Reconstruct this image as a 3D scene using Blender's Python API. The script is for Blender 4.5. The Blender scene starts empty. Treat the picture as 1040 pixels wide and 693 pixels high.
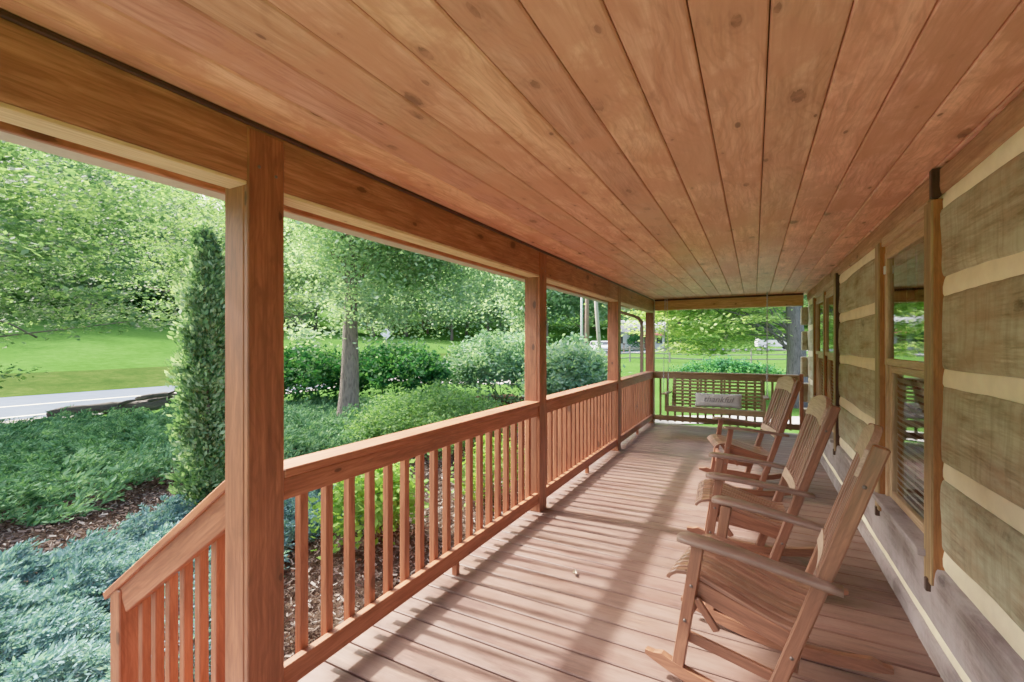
import bpy, bmesh, math, random
import numpy as np
from mathutils import Vector, Matrix, Euler

PI = math.pi
rng = np.random.default_rng(11)
random.seed(5)
sc = bpy.context.scene
COL = sc.collection

# ---------------------------------------------------------------- render / view
sc.render.engine = 'CYCLES'
sc.view_settings.view_transform = 'Standard'
sc.view_settings.look = 'None'
sc.view_settings.exposure = 0.0
sc.view_settings.gamma = 1.12
# soft shoulder tone curve (the photograph is an exposure-blended one: bright porch, unclipped garden)
sc.view_settings.use_curve_mapping = True
cm = sc.view_settings.curve_mapping
cm.extend = 'HORIZONTAL'
cv_ = cm.curves[3]
KT = 9.5
xs_ = [0.0, 0.012, 0.03, 0.06, 0.11, 0.19, 0.31, 0.48, 0.71, 1.0]
while len(cv_.points) < len(xs_): cv_.points.new(0.5, 0.5)
for p_, x_ in zip(sorted(cv_.points, key=lambda q: q.location[0]), xs_): pass
for i_, x_ in enumerate(xs_):
    cv_.points[i_].location = (x_, KT * x_ / (1 + (KT - 1) * x_)); cv_.points[i_].handle_type = 'AUTO'
cm.update()
sc.cycles.use_denoising = True
try:
    sc.cycles.denoiser = 'OPENIMAGEDENOISE'
    sc.cycles.denoising_input_passes = 'RGB_ALBEDO_NORMAL'
except Exception:
    pass
sc.cycles.max_bounces = 10
sc.cycles.diffuse_bounces = 7
sc.cycles.glossy_bounces = 4
sc.cycles.transmission_bounces = 6
sc.cycles.transparent_max_bounces = 8
sc.cycles.sample_clamp_indirect = 8.0
sc.cycles.caustics_reflective = False
sc.cycles.caustics_refractive = False

# ---------------------------------------------------------------- object helpers
def link(o):
    COL.objects.link(o)
    return o

def tag(o, label=None, cat=None, group=None, kind=None):
    if label: o['label'] = label
    if cat: o['category'] = cat
    if group: o['group'] = group
    if kind: o['kind'] = kind
    return o

def empty(name, loc=(0, 0, 0), rz=0.0, label=None, cat=None, group=None):
    o = bpy.data.objects.new(name, None)
    o.empty_display_size = 0.2
    o.location = loc
    o.rotation_euler = (0, 0, rz)
    link(o)
    return tag(o, label, cat, group)

def copy_tree(o, parent=None):
    c = o.copy()
    COL.objects.link(c)
    c.parent = parent
    for ch in list(o.children):
        copy_tree(ch, c)
    return c

# template of a chamfered box -----------------------------------------------
def _cb_template():
    idx = {}
    vs = []
    for sx in (-1, 1):
        for sy in (-1, 1):
            for sz in (-1, 1):
                for a in range(3):
                    idx[(sx, sy, sz, a)] = len(vs)
                    vs.append(((sx, sy, sz), a))
    fs = []
    for a in range(3):
        b, c = (a + 1) % 3, (a + 2) % 3
        for s in (-1, 1):
            loop = []
            for (u, v) in ((-1, -1), (1, -1), (1, 1), (-1, 1)):
                k = [0, 0, 0]; k[a] = s; k[b] = u; k[c] = v
                loop.append(idx[(k[0], k[1], k[2], a)])
            fs.append(loop if s > 0 else loop[::-1])
    for a in range(3):
        b, c = (a + 1) % 3, (a + 2) % 3
        for u in (-1, 1):
            for v in (-1, 1):
                k0 = [0, 0, 0]; k0[a] = -1; k0[b] = u; k0[c] = v
                k1 = list(k0); k1[a] = 1
                fs.append([idx[tuple(k0) + (b,)], idx[tuple(k1) + (b,)], idx[tuple(k1) + (c,)], idx[tuple(k0) + (c,)]])
    for sx in (-1, 1):
        for sy in (-1, 1):
            for sz in (-1, 1):
                fs.append([idx[(sx, sy, sz, 0)], idx[(sx, sy, sz, 1)], idx[(sx, sy, sz, 2)]])
    P = np.array([v[0] for v in vs], float)
    A = np.array([v[1] for v in vs])
    inset = np.ones((24, 3))
    inset[np.arange(24), A] = 0
    pos = P * 1.0 - P * inset * 0.2
    out = []
    for f in fs:
        p = pos[f]
        n = np.cross(p[1] - p[0], p[2] - p[0])
        out.append(f if np.dot(n, p.mean(0)) > 0 else f[::-1])
    return P, inset, out
CB_P, CB_I, CB_F = _cb_template()

def rot_to(d, up=(0, 0, 1)):
    """3x3 with local x along d"""
    x = np.array(d, float); x /= np.linalg.norm(x)
    u = np.array(up, float)
    if abs(np.dot(x, u)) > 0.98: u = np.array((1.0, 0, 0))
    y = np.cross(u, x); y /= np.linalg.norm(y)
    z = np.cross(x, y)
    return np.column_stack((x, y, z))

class MB:
    """collects shapes; build() links them as ONE mesh object"""
    def __init__(self):
        self.v = []; self.f = []; self.g = []; self.s = []; self.m = []; self.n = 0; self.sink = None
    def add(self, verts, faces, gco=None, smooth=False, mat=0):
        verts = np.asarray(verts, float).reshape(-1, 3)
        off = random.random() * 60
        if gco is None: gco = verts.copy()
        gco = np.asarray(gco, float) + np.array((off, off * 0.37 % 7, off * 0.73 % 9))
        self.v.append(verts); self.g.append(gco)
        for f in faces:
            self.f.append([i + self.n for i in f]); self.s.append(smooth); self.m.append(mat)
        self.n += len(verts)
        return self
    def box(self, c, size, R=None, b=0.003, grain=0, mat=0):
        h = np.array(size, float) / 2
        b = min(b, h.min() * 0.45)
        p = CB_P * (h - CB_I * b)
        g = np.roll(p, -grain, axis=1)
        if R is not None: p = p @ np.asarray(R).T
        return self.add(p + np.array(c, float), CB_F, g, False, mat)
    def beam(self, a, bpt, w, t, up=(0, 0, 1), b=0.003, mat=0):
        """board from a to b: w = size across (horizontal), t = size along up"""
        a = np.array(a, float); bpt = np.array(bpt, float)
        R = rot_to(bpt - a, up)
        return self.box((a + bpt) / 2, (np.linalg.norm(bpt - a), w, t), R, b, 0, mat)
    def sweep(self, path, prof, ups=None, closed_prof=True, caps=True, smooth=True, scale=None, mat=0):
        """profile list of (y,z) swept along path"""
        path = np.asarray(path, float); prof = np.asarray(prof, float)
        n, m = len(path), len(prof)
        tan = np.gradient(path, axis=0)
        V = []; G = []
        L = 0
        for i in range(n):
            up = (0, 0, 1) if ups is None else ups
            R = rot_to(tan[i], up)
            if i: L += np.linalg.norm(path[i] - path[i - 1])
            k = 1.0 if scale is None else scale[i]
            loc = np.column_stack((np.zeros(m), prof[:, 0] * k, prof[:, 1] * k))
            V.append(loc @ R.T + path[i])
            loc = loc.copy(); loc[:, 0] = L
            G.append(loc)
        F = []
        for i in range(n - 1):
            for j in range(m if closed_prof else m - 1):
                k = (j + 1) % m
                F.append([i * m + j, i * m + k, (i + 1) * m + k, (i + 1) * m + j])
        if caps:
            F.append(list(range(m))[::-1]); F.append([(n - 1) * m + j for j in range(m)])
        return self.add(np.vstack(V), F, np.vstack(G), smooth, mat)
    def tube(self, path, r, seg=8, mat=0, caps=True):
        prof = [(math.cos(2 * PI * j / seg), math.sin(2 * PI * j / seg)) for j in range(seg)]
        sca = [r] * len(path) if np.isscalar(r) else r
        return self.sweep(path, prof, caps=caps, scale=sca, mat=mat)
    def prism(self, outline, axis_vec, R=None, c=(0, 0, 0), t=0.02, grain_x=True, smooth=False, mat=0):
        """2-D outline in local (x,z), thickness t along local y"""
        o = np.asarray(outline, float); m = len(o)
        P = np.zeros((2 * m, 3)); P[:m, 0] = o[:, 0]; P[:m, 2] = o[:, 1]; P[:m, 1] = -t / 2
        P[m:, 0] = o[:, 0]; P[m:, 2] = o[:, 1]; P[m:, 1] = t / 2
        F = [list(range(m)), list(range(2 * m - 1, m - 1, -1))]
        for j in range(m):
            k = (j + 1) % m
            F.append([j, m + j, m + k, k])
        g = P.copy()
        if R is not None: P = P @ np.asarray(R).T
        return self.add(P + np.array(c, float), F, g, smooth, mat)
    def build(self, name, mats, parent=None, loc=None, autosmooth=False, fix=True):
        me = bpy.data.meshes.new(name)
        V = np.vstack(self.v)
        if loc is not None: V = V - np.array(loc, float)
        me.from_pydata(V.tolist(), [], self.f)
        at = me.attributes.new('gco', 'FLOAT_VECTOR', 'POINT')
        at.data.foreach_set('vector', np.vstack(self.g).astype(np.float32).ravel())
        me.polygons.foreach_set('use_smooth', np.array(self.s, dtype=bool))
        me.polygons.foreach_set('material_index', np.array(self.m, dtype=np.int32))
        if not isinstance(mats, (list, tuple)): mats = [mats]
        for m in mats: me.materials.append(m)
        if fix:
            bm = bmesh.new(); bm.from_mesh(me)
            bmesh.ops.recalc_face_normals(bm, faces=bm.faces)
            bm.to_mesh(me); bm.free()
        me.update()
        o = bpy.data.objects.new(name, me)
        link(o)
        if loc is not None: o.location = loc
        if parent is not None: o.parent = parent
        return o

def quads_mesh(name, V, mat, parent=None, mat_idx=None):
    """V: (n,4,3) loose quads, fast path"""
    n = len(V)
    me = bpy.data.meshes.new(name)
    me.vertices.add(n * 4); me.loops.add(n * 4); me.polygons.add(n)
    me.vertices.foreach_set('co', V.reshape(-1).astype(np.float32))
    me.loops.foreach_set('vertex_index', np.arange(n * 4, dtype=np.int32))
    me.polygons.foreach_set('loop_start', np.arange(0, n * 4, 4, dtype=np.int32))
    me.polygons.foreach_set('loop_total', np.full(n, 4, dtype=np.int32))
    for m in (mat if isinstance(mat, (list, tuple)) else [mat]): me.materials.append(m)
    if mat_idx is not None: me.polygons.foreach_set('material_index', mat_idx.astype(np.int32))
    me.update(calc_edges=True)
    o = bpy.data.objects.new(name, me)
    link(o)
    if parent is not None: o.parent = parent
    return o

# ---------------------------------------------------------------- materials
class NT:
    def __init__(self, name):
        self.mat = bpy.data.materials.new(name)
        self.mat.use_nodes = True
        self.t = self.mat.node_tree
        self.t.nodes.clear()
        self.out = self.n('ShaderNodeOutputMaterial')
    def n(self, typ, **kw):
        nd = self.t.nodes.new(typ)
        for k, v in kw.items():
            if k in nd.bl_rna.properties and not k in ('inputs',): setattr(nd, k, v)
        return nd
    def l(self, a, b): self.t.links.new(a, b)
    def val(self, sock, v):
        if hasattr(v, 'is_linked') or hasattr(v, 'links'): self.l(v, sock)
        else: sock.default_value = v
    def math(self, op, a, b=None, clamp=False):
        m = self.n('ShaderNodeMath', operation=op); m.use_clamp = clamp
        self.val(m.inputs[0], a)
        if b is not None: self.val(m.inputs[1], b)
        return m.outputs[0]
    def vmath(self, op, a, b):
        m = self.n('ShaderNodeVectorMath', operation=op)
        self.val(m.inputs[0], a); self.val(m.inputs[1], b)
        return m.outputs[0]
    def mix(self, fac, a, b, blend='MIX'):
        m = self.n('ShaderNodeMix'); m.data_type = 'RGBA'; m.blend_type = blend
        self.val(m.inputs[0], fac); self.val(m.inputs[6], a); self.val(m.inputs[7], b)
        return m.outputs[2]
    def noise(self, vec, scale, detail=4, rough=0.55, dist=0.0):
        m = self.n('ShaderNodeTexNoise')
        if vec is not None: self.l(vec, m.inputs['Vector'])
        m.inputs['Scale'].default_value = scale; m.inputs['Detail'].default_value = detail
        m.inputs['Roughness'].default_value = rough; m.inputs['Distortion'].default_value = dist
        return m.outputs['Fac']
    def ramp(self, fac, stops, interp='LINEAR'):
        r = self.n('ShaderNodeValToRGB'); r.color_ramp.interpolation = interp
        e = r.color_ramp.elements
        while len(e) > 1: e.remove(e[-1])
        e[0].position = stops[0][0]; e[0].color = c4(stops[0][1])
        for p, c in stops[1:]:
            k = e.new(p); k.color = c4(c)
        self.l(fac, r.inputs[0])
        return r.outputs[0]
    def mapr(self, v, a, b, c, d):
        m = self.n('ShaderNodeMapRange')
        self.val(m.inputs[0], v)
        for i, x in enumerate((a, b, c, d)): m.inputs[i + 1].default_value = x
        return m.outputs[0]
    def bump(self, h, strength=0.3, dist=0.01):
        b = self.n('ShaderNodeBump'); b.inputs['Strength'].default_value = strength
        b.inputs['Distance'].default_value = dist
        self.l(h, b.inputs['Height'])
        return b.outputs[0]
    def bsdf(self, col, rough=0.6, normal=None, spec=0.4, metal=0.0):
        p = self.n('ShaderNodeBsdfPrincipled')
        self.val(p.inputs['Base Color'], col if not isinstance(col, tuple) else c4(col))
        self.val(p.inputs['Roughness'], rough)
        p.inputs['Specular IOR Level'].default_value = spec
        p.inputs['Metallic'].default_value = metal
        if normal is not None: self.l(normal, p.inputs['Normal'])
        self.l(p.outputs[0], self.out.inputs[0])
        return p

def c4(c):
    if isinstance(c, (int, float)): return (c, c, c, 1)
    return (c[0], c[1], c[2], 1)

def deep(c, p=1.55, k=1.0):
    m = max(c)
    return tuple(k * m * (x / m) ** p for x in c)

def srgb(r, g, b):
    def f(x):
        x /= 255
        return x / 12.92 if x <= 0.04045 else ((x + 0.055) / 1.055) ** 2.4
    return (f(r), f(g), f(b))

def mul(c, k): return tuple(x * k for x in c)

def wood(name, col, dark, rough=0.55, var=0.3, knots=0.5, grain=1.0, spec=0.35, weather=None, bump=0.25, patch=0.25, saw=0.0, hue=0.015, smudge=0.5, crack=0.0, blotch=None, streak=0.6, ring=0.42):
    col = deep(col, 1.0); dark = deep(dark, 1.0)
    t = NT(name)
    a = t.n('ShaderNodeAttribute'); a.attribute_name = 'gco'
    geo = t.n('ShaderNodeNewGeometry')
    isl = geo.outputs['Random Per Island']
    gc = a.outputs['Vector']
    # broad figure along the board
    v1 = t.vmath('MULTIPLY', gc, (0.9, 9.0, 9.0))
    wob = t.n('ShaderNodeTexNoise'); t.l(t.vmath('MULTIPLY', gc, (1.2, 5, 5)), wob.inputs['Vector']); wob.inputs['Scale'].default_value = 1.6
    v1 = t.vmath('ADD', v1, t.vmath('MULTIPLY', wob.outputs['Color'], (0.5, 0.9, 0.9)))
    fig = t.noise(v1, 2.9 * grain, 7, 0.64, 0.5)
    fine = t.noise(t.vmath('MULTIPLY', gc, (3.0, 110.0, 110.0)), 1.0, 3, 0.6)
    broad = t.noise(t.vmath('MULTIPLY', gc, (1.0, 2.2, 2.2)), 1.4, 3, 0.5)
    f = t.mapr(fig, 0.38, 0.62, 0.0, 1.0)
    c = t.mix(f, c4(col), c4(dark))
    c = t.mix(t.math('MULTIPLY', t.mapr(fine, 0.40, 0.66, 0, 1), streak), c, c4(mul(dark, 0.55)))
    spx = t.n('ShaderNodeSeparateXYZ'); t.l(gc, spx.inputs[0])
    ringc = t.math('ADD', t.math('MULTIPLY', t.math('ADD', spx.outputs[1], spx.outputs[2]), 48.0 * grain), t.math('MULTIPLY', broad, 17.0))
    rl = t.mapr(t.math('SINE', t.math('MULTIPLY', ringc, 6.2832)), 0.35, 0.95, 0.0, 1.0)
    rl = t.math('MULTIPLY', rl, t.mapr(fig, 0.35, 0.6, 0.25, 1.0))
    c = t.mix(t.math('MULTIPLY', rl, ring), c, c4(mul(dark, 0.6)))
    # per board variation in value and hue
    hs = t.n('ShaderNodeHueSaturation')
    t.l(c, hs.inputs['Color'])
    t.l(t.mapr(isl, 0, 1, 1 - var, 1 + var), hs.inputs['Value'])
    r2 = t.math('FRACT', t.math('MULTIPLY', isl, 17.31))
    t.l(t.mapr(r2, 0, 1, 0.5 - hue, 0.5 + hue), hs.inputs['Hue'])
    c = hs.outputs[0]
    c = t.mix(t.math('MULTIPLY', t.mapr(broad, 0.4, 0.65, 0, 1), patch), c, c4(mul(dark, 0.8)), 'MIX')
    if knots > 0:
        vo = t.n('ShaderNodeTexVoronoi'); vo.voronoi_dimensions = '2D'; vo.inputs['Scale'].default_value = 1.0
        sp_ = t.n('ShaderNodeSeparateXYZ'); t.l(gc, sp_.inputs[0])
        cb_ = t.n('ShaderNodeCombineXYZ')
        t.l(t.math('MULTIPLY', sp_.outputs[0], 2.9), cb_.inputs[0])
        t.l(t.math('MULTIPLY', t.math('ADD', sp_.outputs[1], sp_.outputs[2]), 5.6), cb_.inputs[1])
        vv = t.vmath('ADD', cb_.outputs[0], t.vmath('MULTIPLY', wob.outputs['Color'], (0.18, 0.25, 0.0)))
        t.l(vv, vo.inputs['Vector'])
        vo.inputs['Randomness'].default_value = 1.0
        sep = t.n('ShaderNodeSeparateColor'); t.l(vo.outputs['Color'], sep.inputs[0])
        gate = t.math('GREATER_THAN', sep.outputs[0], 1 - knots)
        size = t.mapr(t.math('POWER', sep.outputs[1], 2.2), 0, 1, 0.035, 0.17)
        k = t.math('DIVIDE', vo.outputs['Distance'], size)
        kn_ = t.math('ADD', k, t.math('MULTIPLY', t.math('SUBTRACT', fine, 0.5), 0.9))
        core = t.math('MULTIPLY', t.mapr(kn_, 0.66, 0.80, 1.0, 0.0), gate)
        halo = t.math('MULTIPLY', t.mapr(k, 0.8, 3.0, 0.55, 0.0), gate)
        kring = t.math('MULTIPLY', halo, t.mapr(t.math('SINE', t.math('MULTIPLY', k, 9.0)), -1, 1, 0.45, 1.0))
        c = t.mix(kring, c, c4(mul(dark, 0.5)))
        c = t.mix(t.math('MULTIPLY', core, 0.85), c, c4(mul(dark, 0.22)))
    # irregular darker stain smudges
    sm = t.noise(t.vmath('MULTIPLY', gc, (2.6, 9.0, 9.0)), 1.7, 5, 0.62, 0.8)
    c = t.mix(t.math('MULTIPLY', t.mapr(sm, 0.54, 0.70, 0, 1), smudge), c, c4(mul(dark, 0.45)))
    if blotch is not None:
        bn = t.noise(gc, 2.6, 6, 0.68, 0.6)
        c = t.mix(t.mapr(bn, 0.47, 0.58, 0.0, 0.75), c, c4(blotch))
    if weather is not None:
        wn = t.noise(t.vmath('MULTIPLY', gc, (2.0, 8.0, 8.0)), 1.3, 6, 0.65)
        c = t.mix(t.mapr(wn, 0.40, 0.66, 0.0, 0.85), c, c4(weather))
    h = t.math('ADD', t.math('MULTIPLY', fig, 0.5), t.math('MULTIPLY', fine, 0.4))
    if crack > 0:
        cn = t.noise(t.vmath('MULTIPLY', gc, (0.22, 4.0, 4.0)), 1.0, 5, 0.5, 0.1)
        cw = t.noise(t.vmath('MULTIPLY', gc, (1.2, 3.0, 3.0)), 1.0, 2, 0.5)
        line = t.math('LESS_THAN', t.math('ABSOLUTE', t.math('SUBTRACT', cn, 0.5)), t.mapr(cw, 0.42, 0.7, 0.0, 0.007))
        c = t.mix(t.math('MULTIPLY', line, crack), c, c4(mul(dark, 0.3)))
        h = t.math('SUBTRACT', h, t.math('MULTIPLY', line, 1.5))
    if saw > 0:
        sw = t.noise(t.vmath('MULTIPLY', gc, (42.0, 2.6, 2.6)), 1.0, 3, 0.6)
        c = t.mix(t.math('MULTIPLY', t.mapr(sw, 0.45, 0.75, 0, 1), saw), c, c4(mul(dark, 0.7)))
        h = t.math('ADD', h, t.math('MULTIPLY', sw, 0.8))
    rr = t.mapr(broad, 0.3, 0.7, rough - 0.08, rough + 0.12)
    t.bsdf(c, rr, t.bump(h, bump, 0.004), spec)
    return t.mat

def foliage(name, cols, rough=0.5, trans=0.35, spec=0.3, clump=1.2, trunk=False):
    """cols: dark, mid, light leaf albedos"""
    cols = [deep(cols[0], 0.95, 0.55), deep(cols[1], 0.95, 0.75), deep(cols[2], 0.95, 0.9)]
    t = NT(name)
    geo = t.n('ShaderNodeNewGeometry')
    tc = t.n('ShaderNodeTexCoord')
    big = t.noise(tc.outputs['Object'], clump, 3, 0.6)
    isl = geo.outputs['Random Per Island']
    f = t.math('ADD', t.math('MULTIPLY', isl, 0.55), t.math('MULTIPLY', t.mapr(big, 0.3, 0.7, 0, 1), 0.5))
    c = t.ramp(f, [(0.0, cols[0]), (0.5, cols[1]), (1.0, cols[2])])
    oi = t.n('ShaderNodeObjectInfo')
    hs = t.n('ShaderNodeHueSaturation'); t.l(c, hs.inputs['Color'])
    t.l(t.mapr(oi.outputs['Random'], 0, 1, 0.485, 0.515), hs.inputs['Hue'])
    t.l(t.mapr(t.math('FRACT', t.math('MULTIPLY', oi.outputs['Random'], 7.7)), 0, 1, 0.85, 1.15), hs.inputs['Value'])
    c = hs.outputs[0]
    p = t.n('ShaderNodeBsdfPrincipled')
    t.l(c, p.inputs['Base Color']); p.inputs['Roughness'].default_value = rough
    p.inputs['Specular IOR Level'].default_value = spec * 0.4
    tr = t.n('ShaderNodeBsdfTranslucent')
    ct = t.mix(1.0, c, c4((1.1, 1.25, 0.6)), 'MULTIPLY')
    t.l(ct, tr.inputs['Color'])
    ms = t.n('ShaderNodeMixShader'); ms.inputs[0].default_value = trans
    t.l(p.outputs[0], ms.inputs[1]); t.l(tr.outputs[0], ms.inputs[2])
    t.l(ms.outputs[0], t.out.inputs[0])
    return t.mat

def plain(name, col, rough=0.5, spec=0.4, metal=0.0, nscale=30, namt=0.12, bump=0.0):
    t = NT(name)
    tc = t.n('ShaderNodeTexCoord')
    n = t.noise(tc.outputs['Object'], nscale, 5, 0.6)
    c = t.mix(t.mapr(n, 0.3, 0.7, 0, 1), c4(mul(col, 1 - namt)), c4(mul(col, 1 + namt)))
    nm = t.bump(n, bump, 0.01) if bump else None
    t.bsdf(c, rough, nm, spec, metal)
    return t.mat

M = {}
M['ceiling'] = wood('stained_ceiling_pine', (0.84, 0.445, 0.32), (0.56, 0.25, 0.16), 0.5, 0.26, 0.72, 0.8, 0.3, patch=0.25, bump=0.12, hue=0.010, streak=0.3, blotch=(0.52, 0.23, 0.148))
M['beam'] = wood('stained_beam_pine', (0.55, 0.235, 0.118), (0.29, 0.108, 0.048), 0.5, 0.08, 0.4, 1.0, 0.3, patch=0.4, bump=0.15, hue=0.006)
M['endbeam'] = wood('green_lit_header_pine', (0.8, 0.48, 0.19), (0.55, 0.3, 0.1), 0.5, 0.08, 0.4, 1.0, 0.3, patch=0.35, bump=0.15, hue=0.006)  # beam wood yellowed: green garden light painted into the colour
M['beampale'] = wood('pale_uplit_pine', (0.80, 0.60, 0.36), (0.66, 0.45, 0.24), 0.5, 0.06, 0.25, 1.0, 0.3, patch=0.15, bump=0.1, hue=0.004)  # pale tone paints ground light onto the beam underside; soffit shares it
M['post'] = wood('stained_post_cedar', (0.38, 0.128, 0.053), (0.21, 0.066, 0.026), 0.5, 0.08, 0.35, 1.0, 0.35, patch=0.35, bump=0.15, hue=0.006)
M['rail'] = wood('stained_rail_cedar', (0.5, 0.175, 0.074), (0.3, 0.092, 0.035), 0.5, 0.14, 0.2, 1.0, 0.35, patch=0.3, bump=0.15, hue=0.008)
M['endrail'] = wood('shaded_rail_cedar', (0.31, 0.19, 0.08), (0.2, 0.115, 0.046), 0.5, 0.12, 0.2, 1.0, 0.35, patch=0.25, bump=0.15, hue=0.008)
M['deck'] = wood('faded_deck_boards', (0.19, 0.089, 0.066), (0.088, 0.036, 0.025), 0.5, 0.30, 0.25, 1.2, 0.4, weather=(0.178, 0.098, 0.077), patch=0.35, bump=0.3, hue=0.008, blotch=(0.115, 0.052, 0.038))
M['chair'] = wood('rocker_hardwood', (0.34, 0.155, 0.095), (0.17, 0.068, 0.038), 0.42, 0.22, 0.0, 1.2, 0.5, patch=0.3, bump=0.15, hue=0.008)
M['chairedge'] = wood('rocker_hardwood_edge', (0.29, 0.11, 0.055), (0.17, 0.058, 0.027), 0.42, 0.10, 0.0, 1.2, 0.5, patch=0.3, bump=0.12, hue=0.006)
M['chairarm'] = wood('rocker_sheen_arm', (0.19, 0.095, 0.07), (0.12, 0.055, 0.038), 0.42, 0.08, 0.0, 1.2, 0.5, weather=(0.21, 0.128, 0.105), bump=0.15, hue=0.004)  # greyed to paint the sheen of outside light on the arms
M['crest'] = wood('rocker_crest_wood', (0.62, 0.43, 0.32), (0.48, 0.31, 0.22), 0.45, 0.06, 0.0, 1.2, 0.45, bump=0.12, hue=0.004)
M['swing'] = wood('swing_cedar', (0.31, 0.22, 0.1), (0.2, 0.135, 0.06), 0.55, 0.15, 0.05, 1.2, 0.35, bump=0.15, hue=0.006)
M['log'] = wood('hewn_wall_log', (0.6, 0.53, 0.37), (0.24, 0.185, 0.11), 0.7, 0.10, 0.40, 0.8, 0.2, weather=(0.5, 0.5, 0.36), patch=0.5, bump=0.6, saw=0.45, hue=0.012, crack=0.0, blotch=(0.38, 0.275, 0.175))
M['loglow'] = wood('grey_base_log', (0.36, 0.29, 0.285), (0.19, 0.145, 0.145), 0.7, 0.06, 0.2, 0.8, 0.2, weather=(0.37, 0.325, 0.34), patch=0.4, bump=0.6, saw=0.2, hue=0.004, crack=0.0, blotch=(0.36, 0.3, 0.305))
M['frieze'] = wood('frieze_log', (0.58, 0.32, 0.19), (0.36, 0.175, 0.095), 0.6, 0.05, 0.4, 0.8, 0.25, patch=0.35, bump=0.3, saw=0.35, hue=0.004)
M['chink'] = plain('cream_chinking', (0.95, 0.83, 0.60), 0.85, 0.15, 0, 9, 0.10, 0.35)
M['trim'] = wood('window_trim_oak', (0.42, 0.165, 0.05), (0.27, 0.095, 0.026), 0.5, 0.06, 0.15, 1.0, 0.3, patch=0.2, bump=0.12, hue=0.004)
M['trimface'] = wood('olive_trim_face', (0.4, 0.26, 0.12), (0.26, 0.155, 0.065), 0.55, 0.06, 0.1, 1.0, 0.3, patch=0.35, bump=0.15, hue=0.004)  # olive tone of the board fronts, unlike the redder sides
M['darkwood'] = wood('dark_wood_and_shade', (0.07, 0.03, 0.017), (0.035, 0.014, 0.008), 0.5, 0.1, 0.1, 1.0, 0.3, hue=0.004)  # dark boards, and the painted shadow line under the ceiling
M['sash'] = wood('window_sash', (0.64, 0.42, 0.26), (0.5, 0.3, 0.17), 0.5, 0.05, 0.0, 1.0, 0.3, patch=0.15, bump=0.08, hue=0.004)
M['blind'] = plain('white_blind_slat', (0.75, 0.73, 0.70), 0.5)
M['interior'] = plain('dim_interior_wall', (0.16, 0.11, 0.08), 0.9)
M['gutter'] = plain('pale_gutter_metal', (0.46, 0.43, 0.38), 0.45, 0.4)
M['downspout'] = plain('brown_downspout_metal', (0.17, 0.105, 0.075), 0.45, 0.4)
M['roof'] = plain('roof_shingle', (0.09, 0.085, 0.08), 0.9, 0.2, 0, 40, 0.3, 0.5)
M['chain'] = plain('galvanised_chain', (0.42, 0.42, 0.43), 0.4, 0.5, 0.6)
M['steel'] = plain('sign_steel', (0.62, 0.64, 0.66), 0.5, 0.4, 0.2)
M['bolt'] = plain('bolt_metal', (0.12, 0.09, 0.08), 0.4, 0.5, 0.6)
M['pole'] = wood('weathered_pole_wood', (0.25, 0.17, 0.12), (0.17, 0.11, 0.08), 0.8, 0.1, 0.1, 0.6, 0.15, bump=0.3)
M['polegrey'] = wood('grey_pole_wood', (0.50, 0.46, 0.40), (0.38, 0.34, 0.29), 0.8, 0.05, 0.1, 0.6, 0.15, bump=0.3)
M['fence'] = wood('silver_fence_wood', (0.30, 0.27, 0.24), (0.2, 0.18, 0.16), 0.8, 0.15, 0.1, 0.8, 0.15, bump=0.3)
M['timber'] = wood('dark_old_timber', (0.10, 0.08, 0.068), (0.055, 0.045, 0.04), 0.85, 0.2, 0.2, 0.6, 0.15, bump=0.5)
M['bark'] = None

def bark(name, a, b):
    t = NT(name)
    at = t.n('ShaderNodeAttribute'); at.attribute_name = 'gco'
    gc = at.outputs['Vector']
    n = t.noise(t.vmath('MULTIPLY', gc, (5.0, 26.0, 26.0)), 1.0, 6, 0.65, 0.6)
    c = t.ramp(n, [(0.3, a), (0.5, mul(b, 0.75)), (0.68, b)])
    t.bsdf(c, 0.9, t.bump(n, 0.9, 0.03), 0.15)
    return t.mat
M['bark'] = bark('tree_bark', (0.04, 0.029, 0.024), (0.20, 0.158, 0.135))
M['barkgrey'] = bark('grey_tree_bark', (0.035, 0.033, 0.036), (0.14, 0.13, 0.14))

# glass: real reflective pane one can look through
def glass_mat():
    t = NT('window_glass')
    g = t.n('ShaderNodeBsdfGlossy'); g.inputs['Roughness'].default_value = 0.02
    g.inputs['Color'].default_value = (0.95, 0.97, 0.96, 1)
    tr = t.n('ShaderNodeBsdfTransparent'); tr.inputs['Color'].default_value = (0.82, 0.86, 0.84, 1)
    fr = t.n('ShaderNodeFresnel'); fr.inputs['IOR'].default_value = 1.55
    ms = t.n('ShaderNodeMixShader')
    t.l(t.math('MULTIPLY', fr.outputs[0], 1.35, True), ms.inputs[0])
    t.l(tr.outputs[0], ms.inputs[1]); t.l(g.outputs[0], ms.inputs[2])
    t.l(ms.outputs[0], t.out.inputs[0])
    return t.mat
M['glass'] = glass_mat()

def ground_mat(name, cols, s1=0.35, s2=6.0, s3=60.0, rough=0.95, bump=0.6, bd=0.03):
    cols = [deep(c, 1.3, 0.62) for c in cols]
    t = NT(name)
    tc = t.n('ShaderNodeTexCoord')
    p = tc.outputs['Object']
    a = t.noise(p, s1, 4, 0.6); b = t.noise(p, s2, 5, 0.65); d = t.noise(p, s3, 3, 0.6)
    f = t.math('ADD', t.math('MULTIPLY', a, 0.35), t.math('ADD', t.math('MULTIPLY', b, 0.35), t.math('MULTIPLY', d, 0.3)))
    c = t.ramp(f, [(0.36, cols[0]), (0.5, cols[1]), (0.64, cols[2])])
    t.bsdf(c, rough, t.bump(t.math('ADD', b, d), bump, bd), 0.0)
    return t.mat
M['lawn'] = ground_mat('mown_lawn', [(0.038, 0.088, 0.019), (0.064, 0.138, 0.034), (0.10, 0.19, 0.056)], 0.12, 2.2, 30)
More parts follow.
